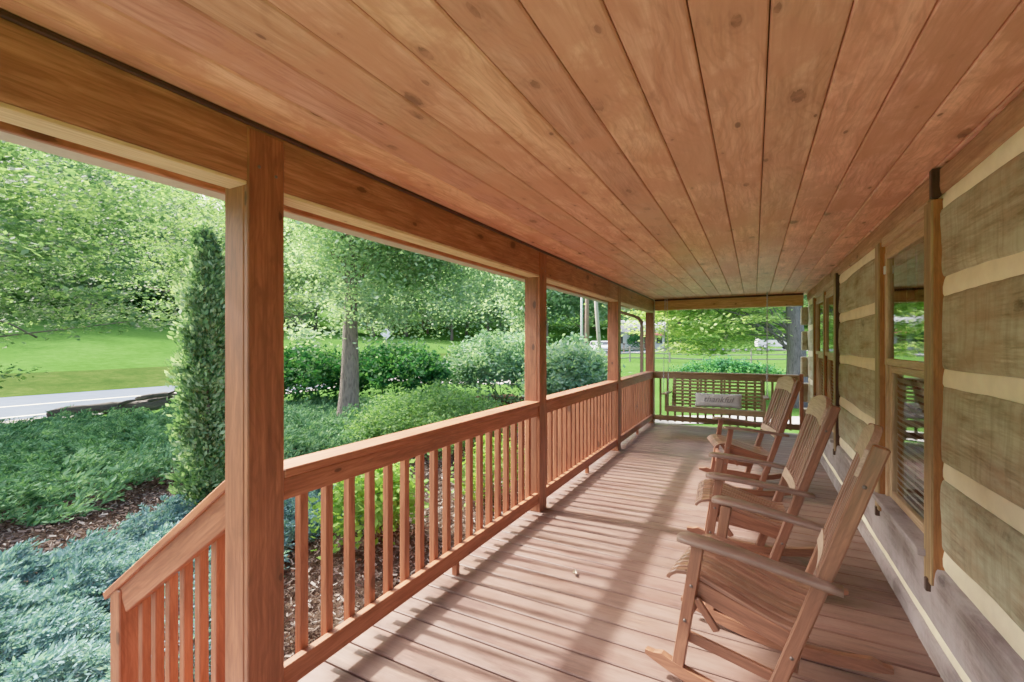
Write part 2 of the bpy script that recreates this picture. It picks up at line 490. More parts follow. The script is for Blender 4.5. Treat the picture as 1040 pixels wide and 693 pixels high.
M['roughgrass'] = ground_mat('rough_verge_grass', [(0.022, 0.042, 0.012), (0.042, 0.070, 0.020), (0.080, 0.105, 0.036)], 0.5, 3, 25)
M['mulch'] = ground_mat('grey_mulch_bed', [(0.035, 0.022, 0.016), (0.085, 0.057, 0.043), (0.17, 0.125, 0.10)], 0.7, 14.0, 55, 0.95, 1.0, 0.04)
M['asphalt'] = ground_mat('sun_bleached_asphalt', [(0.12, 0.148, 0.19), (0.15, 0.178, 0.225), (0.18, 0.21, 0.26)], 0.3, 3, 90, 0.85, 0.3, 0.01)
M['paint'] = plain('road_edge_paint', (0.74, 0.70, 0.52), 0.7)
M['gravel'] = ground_mat('pale_gravel', [(0.42, 0.40, 0.38), (0.55, 0.53, 0.51), (0.7, 0.68, 0.65)], 0.6, 8, 70, 0.9, 0.7, 0.02)

# foliage palettes ------------------------------------------------------------
M['leaf_near'] = foliage('bright_maple_leaf', [(0.036, 0.10, 0.045), (0.105, 0.22, 0.095), (0.27, 0.44, 0.16)], 0.6, 0.5, 0.2, 0.9)
M['leaf_mid'] = foliage('mid_tree_leaf', [(0.11, 0.23, 0.13), (0.23, 0.39, 0.19), (0.38, 0.55, 0.27)], 0.6, 0.5, 0.2, 0.5)
M['leaf_shade'] = foliage('soft_grey_green_leaf', [(0.10, 0.22, 0.12), (0.24, 0.41, 0.22), (0.46, 0.65, 0.36)], 0.6, 0.5, 0.2, 0.9)
M['leaf_wood'] = foliage('hazy_hillside_leaf', [(0.12, 0.24, 0.16), (0.24, 0.40, 0.25), (0.38, 0.55, 0.34)], 0.6, 0.6, 0.2, 0.25)  # lightened and blued: distance haze painted into the leaf colours
M['leaf_dog'] = foliage('vivid_layered_leaf', [(0.14, 0.30, 0.09), (0.34, 0.60, 0.18), (0.60, 0.84, 0.32)], 0.6, 0.5, 0.2, 1.2)
M['leaf_hedge'] = foliage('dark_hedge_leaf', [(0.010, 0.07, 0.026), (0.03, 0.16, 0.05), (0.13, 0.36, 0.075)], 0.6, 0.4, 0.15, 1.5)
M['leaf_vib'] = foliage('bluish_shrub_leaf', [(0.07, 0.20, 0.12), (0.20, 0.41, 0.25), (0.44, 0.66, 0.44)], 0.6, 0.4, 0.15, 1.2)
M['leaf_spirea'] = foliage('lime_shrub_leaf', [(0.05, 0.16, 0.04), (0.14, 0.34, 0.085), (0.30, 0.54, 0.15)], 0.6, 0.4, 0.15, 1.5)
M['leaf_lime'] = foliage('yellow_green_leaf', [(0.08, 0.20, 0.03), (0.17, 0.34, 0.045), (0.32, 0.52, 0.085)], 0.6, 0.45, 0.15, 1.5)
M['leaf_arb'] = foliage('arborvitae_spray', [(0.018, 0.06, 0.022), (0.10, 0.22, 0.08), (0.44, 0.62, 0.36)], 0.6, 0.35, 0.15, 2.2)
M['jun_green'] = foliage('green_juniper_needles', [(0.014, 0.06, 0.021), (0.082, 0.22, 0.082), (0.29, 0.52, 0.24)], 0.7, 0.25, 0.12, 1.6)
M['jun_blue'] = foliage('blue_juniper_needles', [(0.018, 0.066, 0.068), (0.078, 0.20, 0.205), (0.26, 0.45, 0.45)], 0.7, 0.25, 0.12, 1.6)
M['twig'] = plain('dry_twig', (0.17, 0.13, 0.11), 0.9, 0.1, 0, 8, 0.4)

# ---------------------------------------------------------------- terrain
XK = [-700, -400, -150, -75, -28.5, -18, -12, -8, -4.2, -2.6, 3, 40, 300, 700]
ZK = [110, 90, 31, 5.0, -0.78, -0.80, -0.55, -0.42, -0.55, -0.62, -0.62, -0.6, 8, 20]
def zg(x, y):
    x = np.asarray(x, float); y = np.asarray(y, float)
    b = np.interp(x, XK, ZK)
    k = np.interp(y, [-80, 25, 75, 200, 600], [1.1, 1.0, 0.5, 0.5, 1.0])
    low = np.minimum(b, -0.4)
    z = low + (b - low) * k
    z = z + np.clip(y - 12, 0, 75) * 0.021 + np.clip(y - 90, 0, 500) * 0.16
    z = z + 0.05 * np.sin(x * 0.31 + 1.3) * np.cos(y * 0.27) * np.clip((np.hypot(x, y) - 14) / 10, 0, 1) * np.where((x < -17) & (x > -29), 0.0, 1.0)
    return z

def Z(x, y): return float(zg(x, y))

def axis_pts(segs):
    out = []
    for a, b, s in segs: out.append(np.arange(a, b, s))
    return np.concatenate(out)
gx = axis_pts([(-700, -160, 30), (-160, -60, 6), (-60, -30, 2), (-30, 14, 0.7), (14, 60, 4), (60, 701, 40)])
gy = axis_pts([(-400, -40, 40), (-40, -6, 3), (-6, 24, 0.8), (24, 100, 2.5), (100, 200, 10), (200, 701, 50)])
X, Y = np.meshgrid(gx, gy)
Zm = zg(X, Y)
nx, ny = len(gx), len(gy)
V = np.column_stack((X.ravel(), Y.ravel(), Zm.ravel()))
ii, jj = np.meshgrid(np.arange(ny - 1), np.arange(nx - 1), indexing='ij')
a = (ii * nx + jj).ravel()
F = np.column_stack((a, a + 1, a + nx + 1, a + nx))
me = bpy.data.meshes.new('ground')
me.from_pydata(V.tolist(), [], F.tolist())
me.materials.append(M['lawn'])
me.polygons.foreach_set('use_smooth', np.ones(len(F), bool))
g = link(bpy.data.objects.new('ground', me)); tag(g, kind='structure')

def sheet_strip(name, center, width, mat, lift, step=1.0, kind='structure'):
    """ribbon draped on the terrain along a polyline"""
    c = np.asarray(center, float)
    d = np.r_[0, np.cumsum(np.linalg.norm(np.diff(c, axis=0), axis=1))]
    s = np.arange(0, d[-1], step)
    px = np.interp(s, d, c[:, 0]); py = np.interp(s, d, c[:, 1])
    for _ in range(int(8 / step)):
        px[1:-1] = (px[:-2] + px[2:] + 2 * px[1:-1]) / 4; py[1:-1] = (py[:-2] + py[2:] + 2 * py[1:-1]) / 4
    tx, ty = np.gradient(px), np.gradient(py)
    L = np.hypot(tx, ty); nxv, nyv = -ty / L, tx / L
    m = max(3, int(width / 0.9) + 1)
    offs = np.linspace(-width / 2, width / 2, m)
    VX = px[:, None] + nxv[:, None] * offs; VY = py[:, None] + nyv[:, None] * offs
    VZ = zg(VX, VY) + lift
    n = len(s)
    V = np.column_stack((VX.ravel(), VY.ravel(), VZ.ravel()))
    F = [[i * m + j, i * m + j + 1, (i + 1) * m + j + 1, (i + 1) * m + j] for i in range(n - 1) for j in range(m - 1)]
    me = bpy.data.meshes.new(name); me.from_pydata(V.tolist(), [], F); me.materials.append(mat)
    me.polygons.foreach_set('use_smooth', np.ones(len(F), bool))
    o = link(bpy.data.objects.new(name, me)); o['kind'] = kind
    return o

RC = [(-22.6, -60), (-22.6, 20), (-22.2, 38), (-19, 54), (-11, 66), (2, 72), (20, 76), (60, 84)]
sheet_strip('road', RC, 8.0, M['asphalt'], 0.05)
def offset_line(c, d):
    c = np.asarray(c, float); t = np.gradient(c, axis=0); t /= np.linalg.norm(t, axis=1)[:, None]
    return np.column_stack((c[:, 0] - t[:, 1] * d, c[:, 1] + t[:, 0] * d))
sheet_strip('road_shoulder', offset_line(RC, -4.35), 0.9, M['gravel'], 0.045)
sheet_strip('road_edge_line', offset_line(RC, -3.3), 0.14, M['paint'], 0.056)
sheet_strip('road_centre_line', RC, 0.16, M['paint'], 0.056)
sheet_strip('roadside_verge', offset_line(RC[:4], 7.6), 7.0, M['roughgrass'], 0.03)
sheet_strip('gravel_drive', [(-18.4, 21), (-13.5, 18.6), (-9.5, 18.4), (-4, 20)], 2.4, M['gravel'], 0.03, 0.5)
sheet_strip('bounce_gravel_walk', [(-3.3, 0.6), (-3.3, -2.0), (-3.0, -5.0), (-1.0, -9.0)], 1.3, M['gravel'], 0.06, 0.3)  # unseen walk added so sunlit gravel bounces light into the porch
sheet_strip('gravel_path', [(-6.0, 10.6), (-2.2, 12.4), (-0.1, 13.5), (2.5, 14.3), (7, 14.5)], 1.1, M['gravel'], 0.03, 0.3)

def in_poly(x, y, poly):
    inside = np.zeros(x.shape, bool); n = len(poly)
    for i in range(n):
        x1, y1 = poly[i]; x2, y2 = poly[(i + 1) % n]
        cond = ((y1 > y) != (y2 > y)) & (x < (x2 - x1) * (y - y1) / (y2 - y1 + 1e-12) + x1)
        inside ^= cond
    return inside

def bed_sheet(name, poly, mat, lift, step=0.12, bumpy=0.02):
    p = np.array(poly); x0, y0 = p.min(0); x1, y1 = p.max(0)
    gx = np.arange(x0, x1 + step, step); gy = np.arange(y0, y1 + step, step)
    X, Y = np.meshgrid(gx, gy)
    Zb = zg(X, Y) + lift + bumpy * np.sin(X * 7.1 + 2 * np.sin(Y * 3.3)) * np.sin(Y * 6.3 + X) + rng.normal(0, bumpy * 0.5, X.shape)
    cx = X[:-1, :-1] + step / 2; cy = Y[:-1, :-1] + step / 2
    keep = in_poly(cx, cy, poly).ravel()
    n = len(gx)
    ii, jj = np.meshgrid(np.arange(len(gy) - 1), np.arange(n - 1), indexing='ij')
    a = (ii * n + jj).ravel()[keep]
    F = np.column_stack((a, a + 1, a + n + 1, a + n))
    me = bpy.data.meshes.new(name)
    me.from_pydata(np.column_stack((X.ravel(), Y.ravel(), Zb.ravel())).tolist(), [], F.tolist())
    me.materials.append(mat)
    o = link(bpy.data.objects.new(name, me)); o['kind'] = 'structure'
    return o
BED = [(-1.6, -3), (-9, -3.5), (-14.5, -3), (-16.0, 0), (-16.2, 3.5), (-13.8, 6.6), (-11.8, 10), (-9, 12), (-7.5, 14), (-4, 13.2), (-1.9, 11), (-1.6, 8.2)]
bed_sheet('mulch_bed', BED, M['mulch'], 0.045)

# ---------------------------------------------------------------- juniper cover (uncountable)
def sprays(name, poly, nf, mat, hmean, size, seed, zoff=0.0, label=None, per=16):
    """juniper: arching fronds, each carrying short needle sprays on both sides"""
    r = np.random.default_rng(seed)
    p = np.array(poly); x0, y0 = p.min(0); x1, y1 = p.max(0)
    x = r.uniform(x0, x1, nf * 3); y = r.uniform(y0, y1, nf * 3)
    wig = 0.25 * np.sin(x * 2.3 + 1) + 0.22 * np.sin(y * 2.9) + 0.12 * np.sin(7 * x + 5 * y)
    k = in_poly(x + wig * 0.7, y + wig * 0.8, poly)
    x, y = x[k][:nf], y[k][:nf]; n = len(x)
    lump = 0.5 + 0.5 * np.sin(x * 3.1 + 1.7 * np.sin(y * 2.2)) * np.sin(y * 3.7 + 1.3 * np.sin(x * 1.9))
    lump2 = 0.5 + 0.5 * np.sin(x * 9.3 + y * 4.1) * np.sin(y * 8.1 - x * 3.0)
    top = hmean * (0.15 + 0.75 * lump + 0.75 * lump2 ** 1.5)
    z = zg(x, y) + zoff + top * r.uniform(0.25, 1, n) ** 0.6
    az = r.normal(0, 0.8, n) + 1.4 * np.sin(x * 1.1 + y * 0.7) + 0.6
    el0 = r.uniform(0.0, 0.75, n)
    L = size * r.uniform(0.6, 1.5, n)
    t = np.linspace(0.05, 1, per)[None, :]
    side = np.where(np.arange(per) % 2 == 0, 1.0, -1.0)[None, :]
    el = el0[:, None] - 0.5 * t
    hx = np.cos(az)[:, None]; hy = np.sin(az)[:, None]
    s_ = (L[:, None] * t)
    cx = x[:, None] + hx * s_ * np.cos(el); cy = y[:, None] + hy * s_ * np.cos(el); cz = z[:, None] + s_ * np.sin(el0[:, None]) - 0.35 * s_ * t * 0.5
    na = az[:, None] + side * r.uniform(0.35, 0.9, (n, per)); nel = el + r.uniform(-0.1, 0.7, (n, per))
    d = np.stack((np.cos(na) * np.cos(nel), np.sin(na) * np.cos(nel), np.sin(nel)), -1).reshape(-1, 3)
    c = np.stack((cx, cy, cz), -1).reshape(-1, 3) + r.normal(0, size * 0.04, (n * per, 3))
    NL = (size * 0.45 * (1.1 - 0.6 * t) * r.uniform(0.7, 1.3, (n, per))).reshape(-1)
    q = r.normal(size=c.shape); sd = np.cross(d, q); sd /= np.linalg.norm(sd, axis=1)[:, None]
    W = NL * 0.30
    V = np.empty((len(c), 4, 3))
    V[:, 0] = c; V[:, 1] = c + d * NL[:, None] * 0.5 + sd * W[:, None] * 0.5
    V[:, 2] = c + d * NL[:, None]; V[:, 3] = c + d * NL[:, None] * 0.5 - sd * W[:, None] * 0.5
    o = quads_mesh(name, V, mat)
    o['kind'] = 'stuff'
    if label: o['label'] = label
    return o
BLUE = [(-2.75, 0.75), (-4.2, 0.2), (-4.9, 0.2), (-4.85, 1.2), (-4.95, 2.3), (-5.0, 3.6), (-4.1, 3.8), (-3.75, 2.6), (-3.2, 1.9), (-2.75, 1.6)]
GREEN = [(-6.3, -2.5), (-14.2, -3.0), (-15.0, 0), (-14.2, 3.4), (-12.3, 6.6), (-11.2, 8.4), (-9.0, 8.6), (-7.3, 8.0), (-6.2, 6.6), (-5.5, 5.4), (-5.9, 4.4), (-6.3, 3.2), (-6.5, 1.0)]
sprays('blue_juniper_cover', BLUE, 12500, M['jun_blue'], 0.27, 0.115, 1, 0.02, 'low blue green juniper carpet spreading beside the porch steps')
sprays('green_juniper_cover', GREEN, 21000, M['jun_green'], 0.36, 0.20, 2, 0.02, 'low green juniper carpet between the mulch strip and the road')
tag(bpy.data.objects['blue_juniper_cover'], cat='ground cover'); tag(bpy.data.objects['green_juniper_cover'], cat='ground cover')

# mulch litter: twigs and chips lying on the bed
def litter(name, poly, n, mat, size, seed, label):
    r = np.random.default_rng(seed)
    p = np.array(poly); x0, y0 = p.min(0); x1, y1 = p.max(0)
    x = r.uniform(x0, x1, n * 3); y = r.uniform(y0, y1, n * 3)
    k = in_poly(x, y, poly); x, y = x[k][:n], y[k][:n]; n = len(x)
    z = zg(x, y) + 0.055 + r.uniform(0, 0.05, n)
    az = r.uniform(0, 2 * PI, n); el = r.uniform(-0.5, 0.6, n)
    L = size * r.uniform(0.4, 1.8, n); W = np.minimum(L * 0.3, r.uniform(0.006, 0.02, n))
    d = np.column_stack((np.cos(az) * np.cos(el), np.sin(az) * np.cos(el), np.sin(el)))
    q = r.normal(size=(n, 3)); sd = np.cross(d, q); sd /= np.linalg.norm(sd, axis=1)[:, None]
    c = np.column_stack((x, y, z)); V = np.empty((n, 4, 3))
    V[:, 0] = c - d * L[:, None] / 2 - sd * W[:, None] / 2; V[:, 1] = c + d * L[:, None] / 2 - sd * W[:, None] / 2
    V[:, 2] = c + d * L[:, None] / 2 + sd * W[:, None] / 2; V[:, 3] = c - d * L[:, None] / 2 + sd * W[:, None] / 2
    o = quads_mesh(name, V, mat); tag(o, label, 'mulch', kind='stuff')
def chips_mat():
    t = NT('mulch_chip')
    geo = t.n('ShaderNodeNewGeometry')
    c = t.ramp(geo.outputs['Random Per Island'], [(0, (0.03, 0.02, 0.015)), (0.4, (0.075, 0.048, 0.036)), (0.8, (0.15, 0.105, 0.085)), (1, (0.36, 0.31, 0.27))])
    t.bsdf(c, 0.9, None, 0.1)
    return t.mat
M['chip'] = chips_mat()
litter('mulch_chips', [(-1.72, -3), (-7.4, -3), (-7.6, 3), (-6, 9), (-1.72, 9)], 80000, M['chip'], 0.036, 4, 'grey brown bark mulch scattered over the planting bed')

# ---------------------------------------------------------------- leaves and trees
def leaf_quads(c, L, r, flat=0.5, droop=0.0, wide=0.6):
    """diamond leaves at points c; flat 0..1 pushes normals upward"""
    n = len(c)
    nrm = r.normal(size=(n, 3)); nrm[:, 2] = np.abs(nrm[:, 2]) + flat * 2.0
    nrm /= np.linalg.norm(nrm, axis=1)[:, None]
    q = r.normal(size=(n, 3)); q[:, 2] -= droop
    d = q - nrm * np.sum(q * nrm, axis=1)[:, None]; d /= np.linalg.norm(d, axis=1)[:, None]
    s = np.cross(nrm, d)
    V = np.empty((n, 4, 3)); W = L * wide
    V[:, 0] = c - d * L[:, None] * 0.5
    V[:, 1] = c + s * W[:, None] * 0.5 - nrm * L[:, None] * 0.08
    V[:, 2] = c + d * L[:, None] * 0.5 - nrm * L[:, None] * 0.12
    V[:, 3] = c - s * W[:, None] * 0.5 - nrm * L[:, None] * 0.08
    return V

def crown_pts(r, centre, rad, nclump, per, csize, flatten=0.5, shell=0.55, low_cut=None):
    """leaf positions in clumps through an ellipsoid, uneven outline"""
    centre = np.array(centre); rad = np.array(rad)
    u = r.normal(size=(nclump, 3)); u /= np.linalg.norm(u, axis=1)[:, None]
    lob = 0.80 + 0.22 * np.sin(u[:, 0] * 5 + r.uniform(0, 6)) * np.sin(u[:, 1] * 4 + r.uniform(0, 6)) + 0.14 * r.normal(size=nclump)
    rr = (shell + (1 - shell) * r.uniform(0, 1, nclump)) * lob
    cc = centre + u * rr[:, None] * rad
    if low_cut is not None:
        cc[:, 2] = np.maximum(cc[:, 2], low_cut + r.uniform(0, 0.4, nclump))
    sz = csize * r.uniform(0.6, 1.5, nclump)
    pts = np.repeat(cc, per, axis=0) + r.normal(size=(nclump * per, 3)) * np.repeat(sz, per)[:, None] * np.array((1, 1, flatten))
    return cc, pts

def limb(mb, a, b, r0, r1, r, seg=7, wob=0.12, n=6):
    a = np.array(a, float); b = np.array(b, float); L = np.linalg.norm(b - a)
    t = np.linspace(0, 1, n)[:, None]
    p = a + (b - a) * t
    p[1:-1] += r.normal(size=(n - 2, 3)) * L * wob * 0.3
    p[:, 2] += (np.sin(t[:, 0] * PI) * L * 0.08)
    mb.tube(p, list(np.linspace(r0, r1, n)), seg)

def make_tree(name, loc, h, crown_c, crown_r, trunk_r, nclump, per, leaf, csize, leafmat, barkmat, seed, label, group=None,
              trunk_h=None, flat=0.5, flatten=0.5, nlimb=14, lean=(0, 0), low_cut=None, shell=0.5, cat='tree', rz=0.0, limb_k=0.32, limb_min=None):
    r = np.random.default_rng(seed)
    root = empty(name, loc, rz, label, cat, group)
    cc, pts = crown_pts(r, crown_c, crown_r, nclump, per, csize, flatten, shell, low_cut)
    V = leaf_quads(pts, leaf * r.uniform(0.55, 1.35, len(pts)), r, flat)
    mb = MB()
    th = trunk_h or h * 0.75
    n = 12
    t = np.linspace(0, 1, n)
    p = np.column_stack((lean[0] * t + 0.04 * np.sin(t * 7), lean[1] * t + 0.04 * np.cos(t * 6) - 0.04, th * t - 0.15))
    rad = trunk_r * (1 - 0.72 * t) * (1 + 0.35 * np.exp(-t * 14))
    mb.tube(p, list(rad), 12)
    pool = np.arange(len(cc)) if limb_min is None else np.where(cc[:, 2] > limb_min)[0]
    idx = r.choice(pool, min(nlimb, len(pool)), replace=False)
    for k in idx:
        tgt = cc[k]
        s = np.clip((tgt[2] - crown_r[2] * 0.35) / th, 0.22, 0.93) * r.uniform(0.75, 1.0)
        st = np.array([np.interp(s, t, p[:, i]) for i in range(3)])
        limb(mb, st, tgt, max(0.012, float(np.interp(s, t, rad)) * limb_k), 0.008, r)
        for _ in range(2):
            k2 = idx[r.integers(len(idx))]; mid = st + (tgt - st) * r.uniform(0.4, 0.8)
            limb(mb, mid, mid + (cc[k2] - mid) * 0.35, 0.012 + trunk_r * 0.04, 0.006, r, 5)
    mb.build('trunk', barkmat, root)
    quads_mesh('crown', V, leafmat, root)
    return root

def P0(x, y, dz=0.0): return (x, y, Z(x, y) + dz)

# tree on the juniper bed, seen between the first two posts
make_tree('shade_tree', P0(-7.9, 7.1), 7.2, (0.7, 0.9, 4.5), (3.4, 3.5, 2.9), 0.23, 760, 130, 0.088, 0.33, M['leaf_shade'], M['bark'], 21,
          'single leafy tree with a rough grey brown trunk rising from the juniper bed', flat=0.35, low_cut=1.8, nlimb=30, lean=(0.1, 0.35), limb_k=0.14, shell=0.25, limb_min=4.2)
# dogwood-like tree beyond the far end of the porch
make_tree('layered_tree', P0(1.15, 16.6), 8.5, (-2.7, 0.6, 4.1), (3.5, 3.2, 3.2), 0.33, 430, 95, 0.15, 0.36, M['leaf_dog'], M['barkgrey'], 22,
          'broad tree with thick grey trunk and vivid layered boughs past the porch swing', flat=1.2, flatten=0.16, low_cut=1.5, nlimb=22, lean=(-0.1, 0.2), limb_k=0.10, limb_min=2.6)
# maple with boughs reaching in at the far left
make_tree('roadside_maple', P0(-17.2, 0.6), 8.6, (1.6, 1.7, 4.9), (6.2, 6.3, 3.8), 0.22, 470, 150, 0.12, 0.31, M['leaf_near'], M['bark'], 23,
          'nearest maple at the left edge with low boughs hanging over the road and lawn', flat=0.8, flatten=0.26, low_cut=1.35, nlimb=30, limb_k=0.2)
make_tree('roadside_maple', P0(-16.3, 10.4), 8.6, (0, 0.4, 5.6), (5.0, 4.8, 3.2), 0.22, 330, 150, 0.12, 0.33, M['leaf_near'], M['bark'], 24,
          'maple standing behind the first porch post with leaves over the road', flat=0.8, flatten=0.28, low_cut=2.9, nlimb=30)
# trees across the field, each its own crown
acr = [(-70, 12, 17, 7.2, 31), (-69, 24, 16, 7.0, 32), (-71, 36, 18, 7.5, 33), (-66, 48, 16, 7.0, 34), (-73, 0, 18, 7.5, 35), (-60, 60, 15, 6.6, 36)]
acr_l = ['full round tree at the top of the mown field, seen left of the columnar evergreen', 'broad tree at the field edge, behind the columnar evergreen',
         'tall tree at the field edge, seen between the first post and the shade tree', 'tree at the field edge just right of the shade tree trunk',
         'tall tree at the field edge, nearest the left side of the view', 'smallest of the field edge trees, toward the utility poles']
for (x, y, h, rr, sd), lb in zip(acr, acr_l):
    make_tree('field_tree', P0(x, y), h, (0, 0, h * 0.54), (rr, rr, h * 0.50), 0.3, 420, 60, 0.42, 0.95, M['leaf_wood'] if sd % 2 else M['leaf_mid'], M['bark'], sd,
              lb, 'trees along the top of the field', flat=0.5, low_cut=0.8, nlimb=10)

# wooded hill: prototypes copied
wl = 'tall leafy tree in the wooded hillside beyond the road and lawn'
protos = [make_tree('woodland_tree', P0(-60, 60), 18, (0, 0, 10.5), (6.5, 6.5, 8.5), 0.3, 300, 34, 0.62, 1.15, M['leaf_wood'], M['bark'], 41 + k, wl,
                    'woodland trees on the hillside', flat=0.5, low_cut=1.2, nlimb=6) for k in range(4)]
wr = np.random.default_rng(77)
spots = []
for k in range(400):
    ang = wr.uniform(-0.62, 1.15); d = wr.uniform(62, 135)
    # angle measured from -X toward +Y
    x, y = -math.cos(ang) * d, math.sin(ang) * d + 8
    if x > -58 and y < 88: continue
    if x > -78 + 0.3 * max(0, y - 20) and y < 82: continue
    if any((x - a) ** 2 + (y - b) ** 2 < 36 for a, b in spots): continue
    spots.append((x, y))
    if len(spots) >= 82: break
for x in np.arange(-52, 60, 8.0): spots.append((x + wr.uniform(-2, 2), 98 + wr.uniform(-5, 9) + abs(x) * 0.05))
for x in np.arange(-50, 60, 7.0): spots.append((x + wr.uniform(-2, 2), 118 + wr.uniform(-5, 9)))
for x in np.arange(-50, -20, 5.5): spots.append((x + wr.uniform(-2, 2), 70 + wr.uniform(-5, 7)))
for i, (x, y) in enumerate(spots):
    o = protos[i] if i < 4 else copy_tree(protos[i % 4])
    o.location = P0(x, y, -0.2); o.rotation_euler = (0, 0, wr.uniform(0, 6.28)); s = wr.uniform(0.85, 1.35)
    o.scale = (s, s, s * wr.uniform(0.95, 1.2))

# ---------------------------------------------------------------- shrubs
def make_shrub(name, loc, w, d, h, leaf, n, mat, seed, label, group=None, cat='shrub', flat=0.3, csize=0.13, zc=0.5, stems=9):
    r = np.random.default_rng(seed)
    root = empty(name, loc, 0, label, cat, group)
    per = 28; nc = max(8, n // per)
    u = r.normal(size=(nc, 3)); u[:, 2] = np.abs(u[:, 2]) * 1.0 - 0.35; u /= np.linalg.norm(u, axis=1)[:, None]
    lob = 0.86 + 0.12 * np.sin(u[:, 0] * 6 + seed) * np.sin(u[:, 1] * 5 + seed * 2) + 0.07 * r.normal(size=nc)
    cc = u * (lob * r.uniform(0.7, 1.0, nc))[:, None] * np.array((w / 2, d / 2, h * (1 - zc) if zc < 1 else h))
    cc[:, 2] = np.clip(cc[:, 2] + h * zc, 0.08, None)
    pts = np.repeat(cc, per, axis=0) + r.normal(size=(nc * per, 3)) * csize * np.array((1, 1, 0.7))
    pts[:, 2] = np.maximum(pts[:, 2], 0.03)
    V = leaf_quads(pts, leaf * r.uniform(0.6, 1.35, len(pts)), r, flat)
    mb = MB()
    for k in range(stems):
        tgt = cc[r.integers(nc)] * np.array((0.8, 0.8, 0.9))
        limb(mb, (r.normal() * 0.08, r.normal() * 0.08, -0.05), tgt, 0.018, 0.006, r, 5)
    mb.build('stem', M['bark'], root)
    quads_mesh('foliage', V, mat, root)
    return root
make_shrub('hedge_shrub', P0(-10.9, 8.4), 3.9, 2.8, 1.95, 0.12, 14000, M['leaf_hedge'], 51, 'dark green rounded shrub left of the shade tree trunk', 'dark hedge shrubs behind the tree')
make_shrub('hedge_shrub', P0(-9.0, 9.9), 3.7, 2.8, 1.95, 0.12, 14000, M['leaf_hedge'], 52, 'dark green rounded shrub right of the shade tree trunk', 'dark hedge shrubs behind the tree')
make_shrub('mounded_shrub', P0(-5.25, 6.75), 3.0, 3.3, 1.15, 0.06, 26000, M['leaf_spirea'], 53, 'light green fine leaved mounded shrub in front of the rail', csize=0.1, zc=0.35)
make_shrub('broadleaf_shrub', P0(-7.1, 12.4), 3.6, 3.4, 2.35, 0.13, 14000, M['leaf_vib'], 54, 'large bluish green broadleaf shrub farther left, beyond the mounded shrub', 'broadleaf shrubs by the lawn', zc=0.42, csize=0.15)
make_shrub('broadleaf_shrub', P0(-4.3, 11.3), 2.5, 2.8, 2.25, 0.12, 13000, M['leaf_vib'], 55, 'dense round broadleaf shrub seen between the second and third porch posts', 'broadleaf shrubs by the lawn', zc=0.42, csize=0.13)
make_shrub('lime_shrub', P0(-3.35, 3.3), 0.85, 1.0, 0.95, 0.07, 3200, M['leaf_lime'], 56, 'bright yellow green shrub just outside the first rail section', 'yellow green shrubs outside the rail', csize=0.09, zc=0.4)
make_shrub('lime_shrub', P0(-2.95, 5.0), 0.7, 1.3, 0.85, 0.065, 2200, M['leaf_lime'], 57, 'smaller yellow green shrub beside the second porch post', 'yellow green shrubs outside the rail', csize=0.09, zc=0.4)
make_shrub('low_hedge', P0(-1.2, 25), 5.5, 1.4, 1.05, 0.11, 9000, M['leaf_hedge'], 58, 'low clipped green hedge beyond the rail behind the swing', csize=0.12, zc=0.3)
make_shrub('round_evergreen', P0(-15.2, 66), 2.2, 2.2, 3.4, 0.22, 2500, M['leaf_hedge'], 59, 'small dark rounded evergreen beside the white house', csize=0.2, zc=0.4)

# columnar evergreen by the steps
def column_tree(loc, h, w, seed):
    r = np.random.default_rng(seed)
    root = empty('columnar_evergreen', loc, 0, 'tall narrow evergreen column beside the first porch post', 'evergreen tree')
    nc = 420; per = 62
    t = r.uniform(0.0, 1, nc) ** 0.9
    prof = np.interp(t, [0, 0.06, 0.25, 0.55, 0.8, 1.0], [0.75, 0.95, 1.0, 0.92, 0.66, 0.10]) * w / 2
    a = r.uniform(0, 2 * PI, nc); rad = prof * r.uniform(0.5, 1.15, nc) * (1 + 0.22 * np.sin(3 * a + t * 17) + 0.16 * np.sin(5 * a - t * 41))
    cc = np.column_stack((np.cos(a) * rad + 0.03 * np.sin(t * 9), np.sin(a) * rad, 0.12 + t * (h - 0.12)))
    pts = np.repeat(cc, per, axis=0) + r.normal(size=(nc * per, 3)) * np.array((0.048, 0.048, 0.06))
    n = len(pts)
    out = np.column_stack((np.cos(np.repeat(a, per)), np.sin(np.repeat(a, per)), np.full(n, 1.0))) + r.normal(size=(n, 3)) * 0.55
    out /= np.linalg.norm(out, axis=1)[:, None]
    q = r.normal(size=(n, 3)); sd = np.cross(out, q); sd /= np.linalg.norm(sd, axis=1)[:, None]
    L = r.uniform(0.03, 0.085, n); W = L * 0.5
    V = np.empty((n, 4, 3))
    V[:, 0] = pts - out * L[:, None] * .5; V[:, 1] = pts + sd * W[:, None] * .5; V[:, 2] = pts + out * L[:, None] * .5; V[:, 3] = pts - sd * W[:, None] * .5
    mb = MB(); mb.tube([(0, 0, -0.1), (0.01, 0, h * 0.4), (0.0, 0.02, h * 0.92)], [0.05, 0.035, 0.008], 8)
    mb.build('trunk', M['bark'], root); quads_mesh('crown', V, M['leaf_arb'], root)
column_tree(P0(-5.05, 2.69), 3.05, 0.42, 61)

# ---------------------------------------------------------------- porch
HC = 2.185     # ceiling underside
YB, YE = -0.62, 8.41
XO = -1.71     # outer face of posts
XI = -1.57
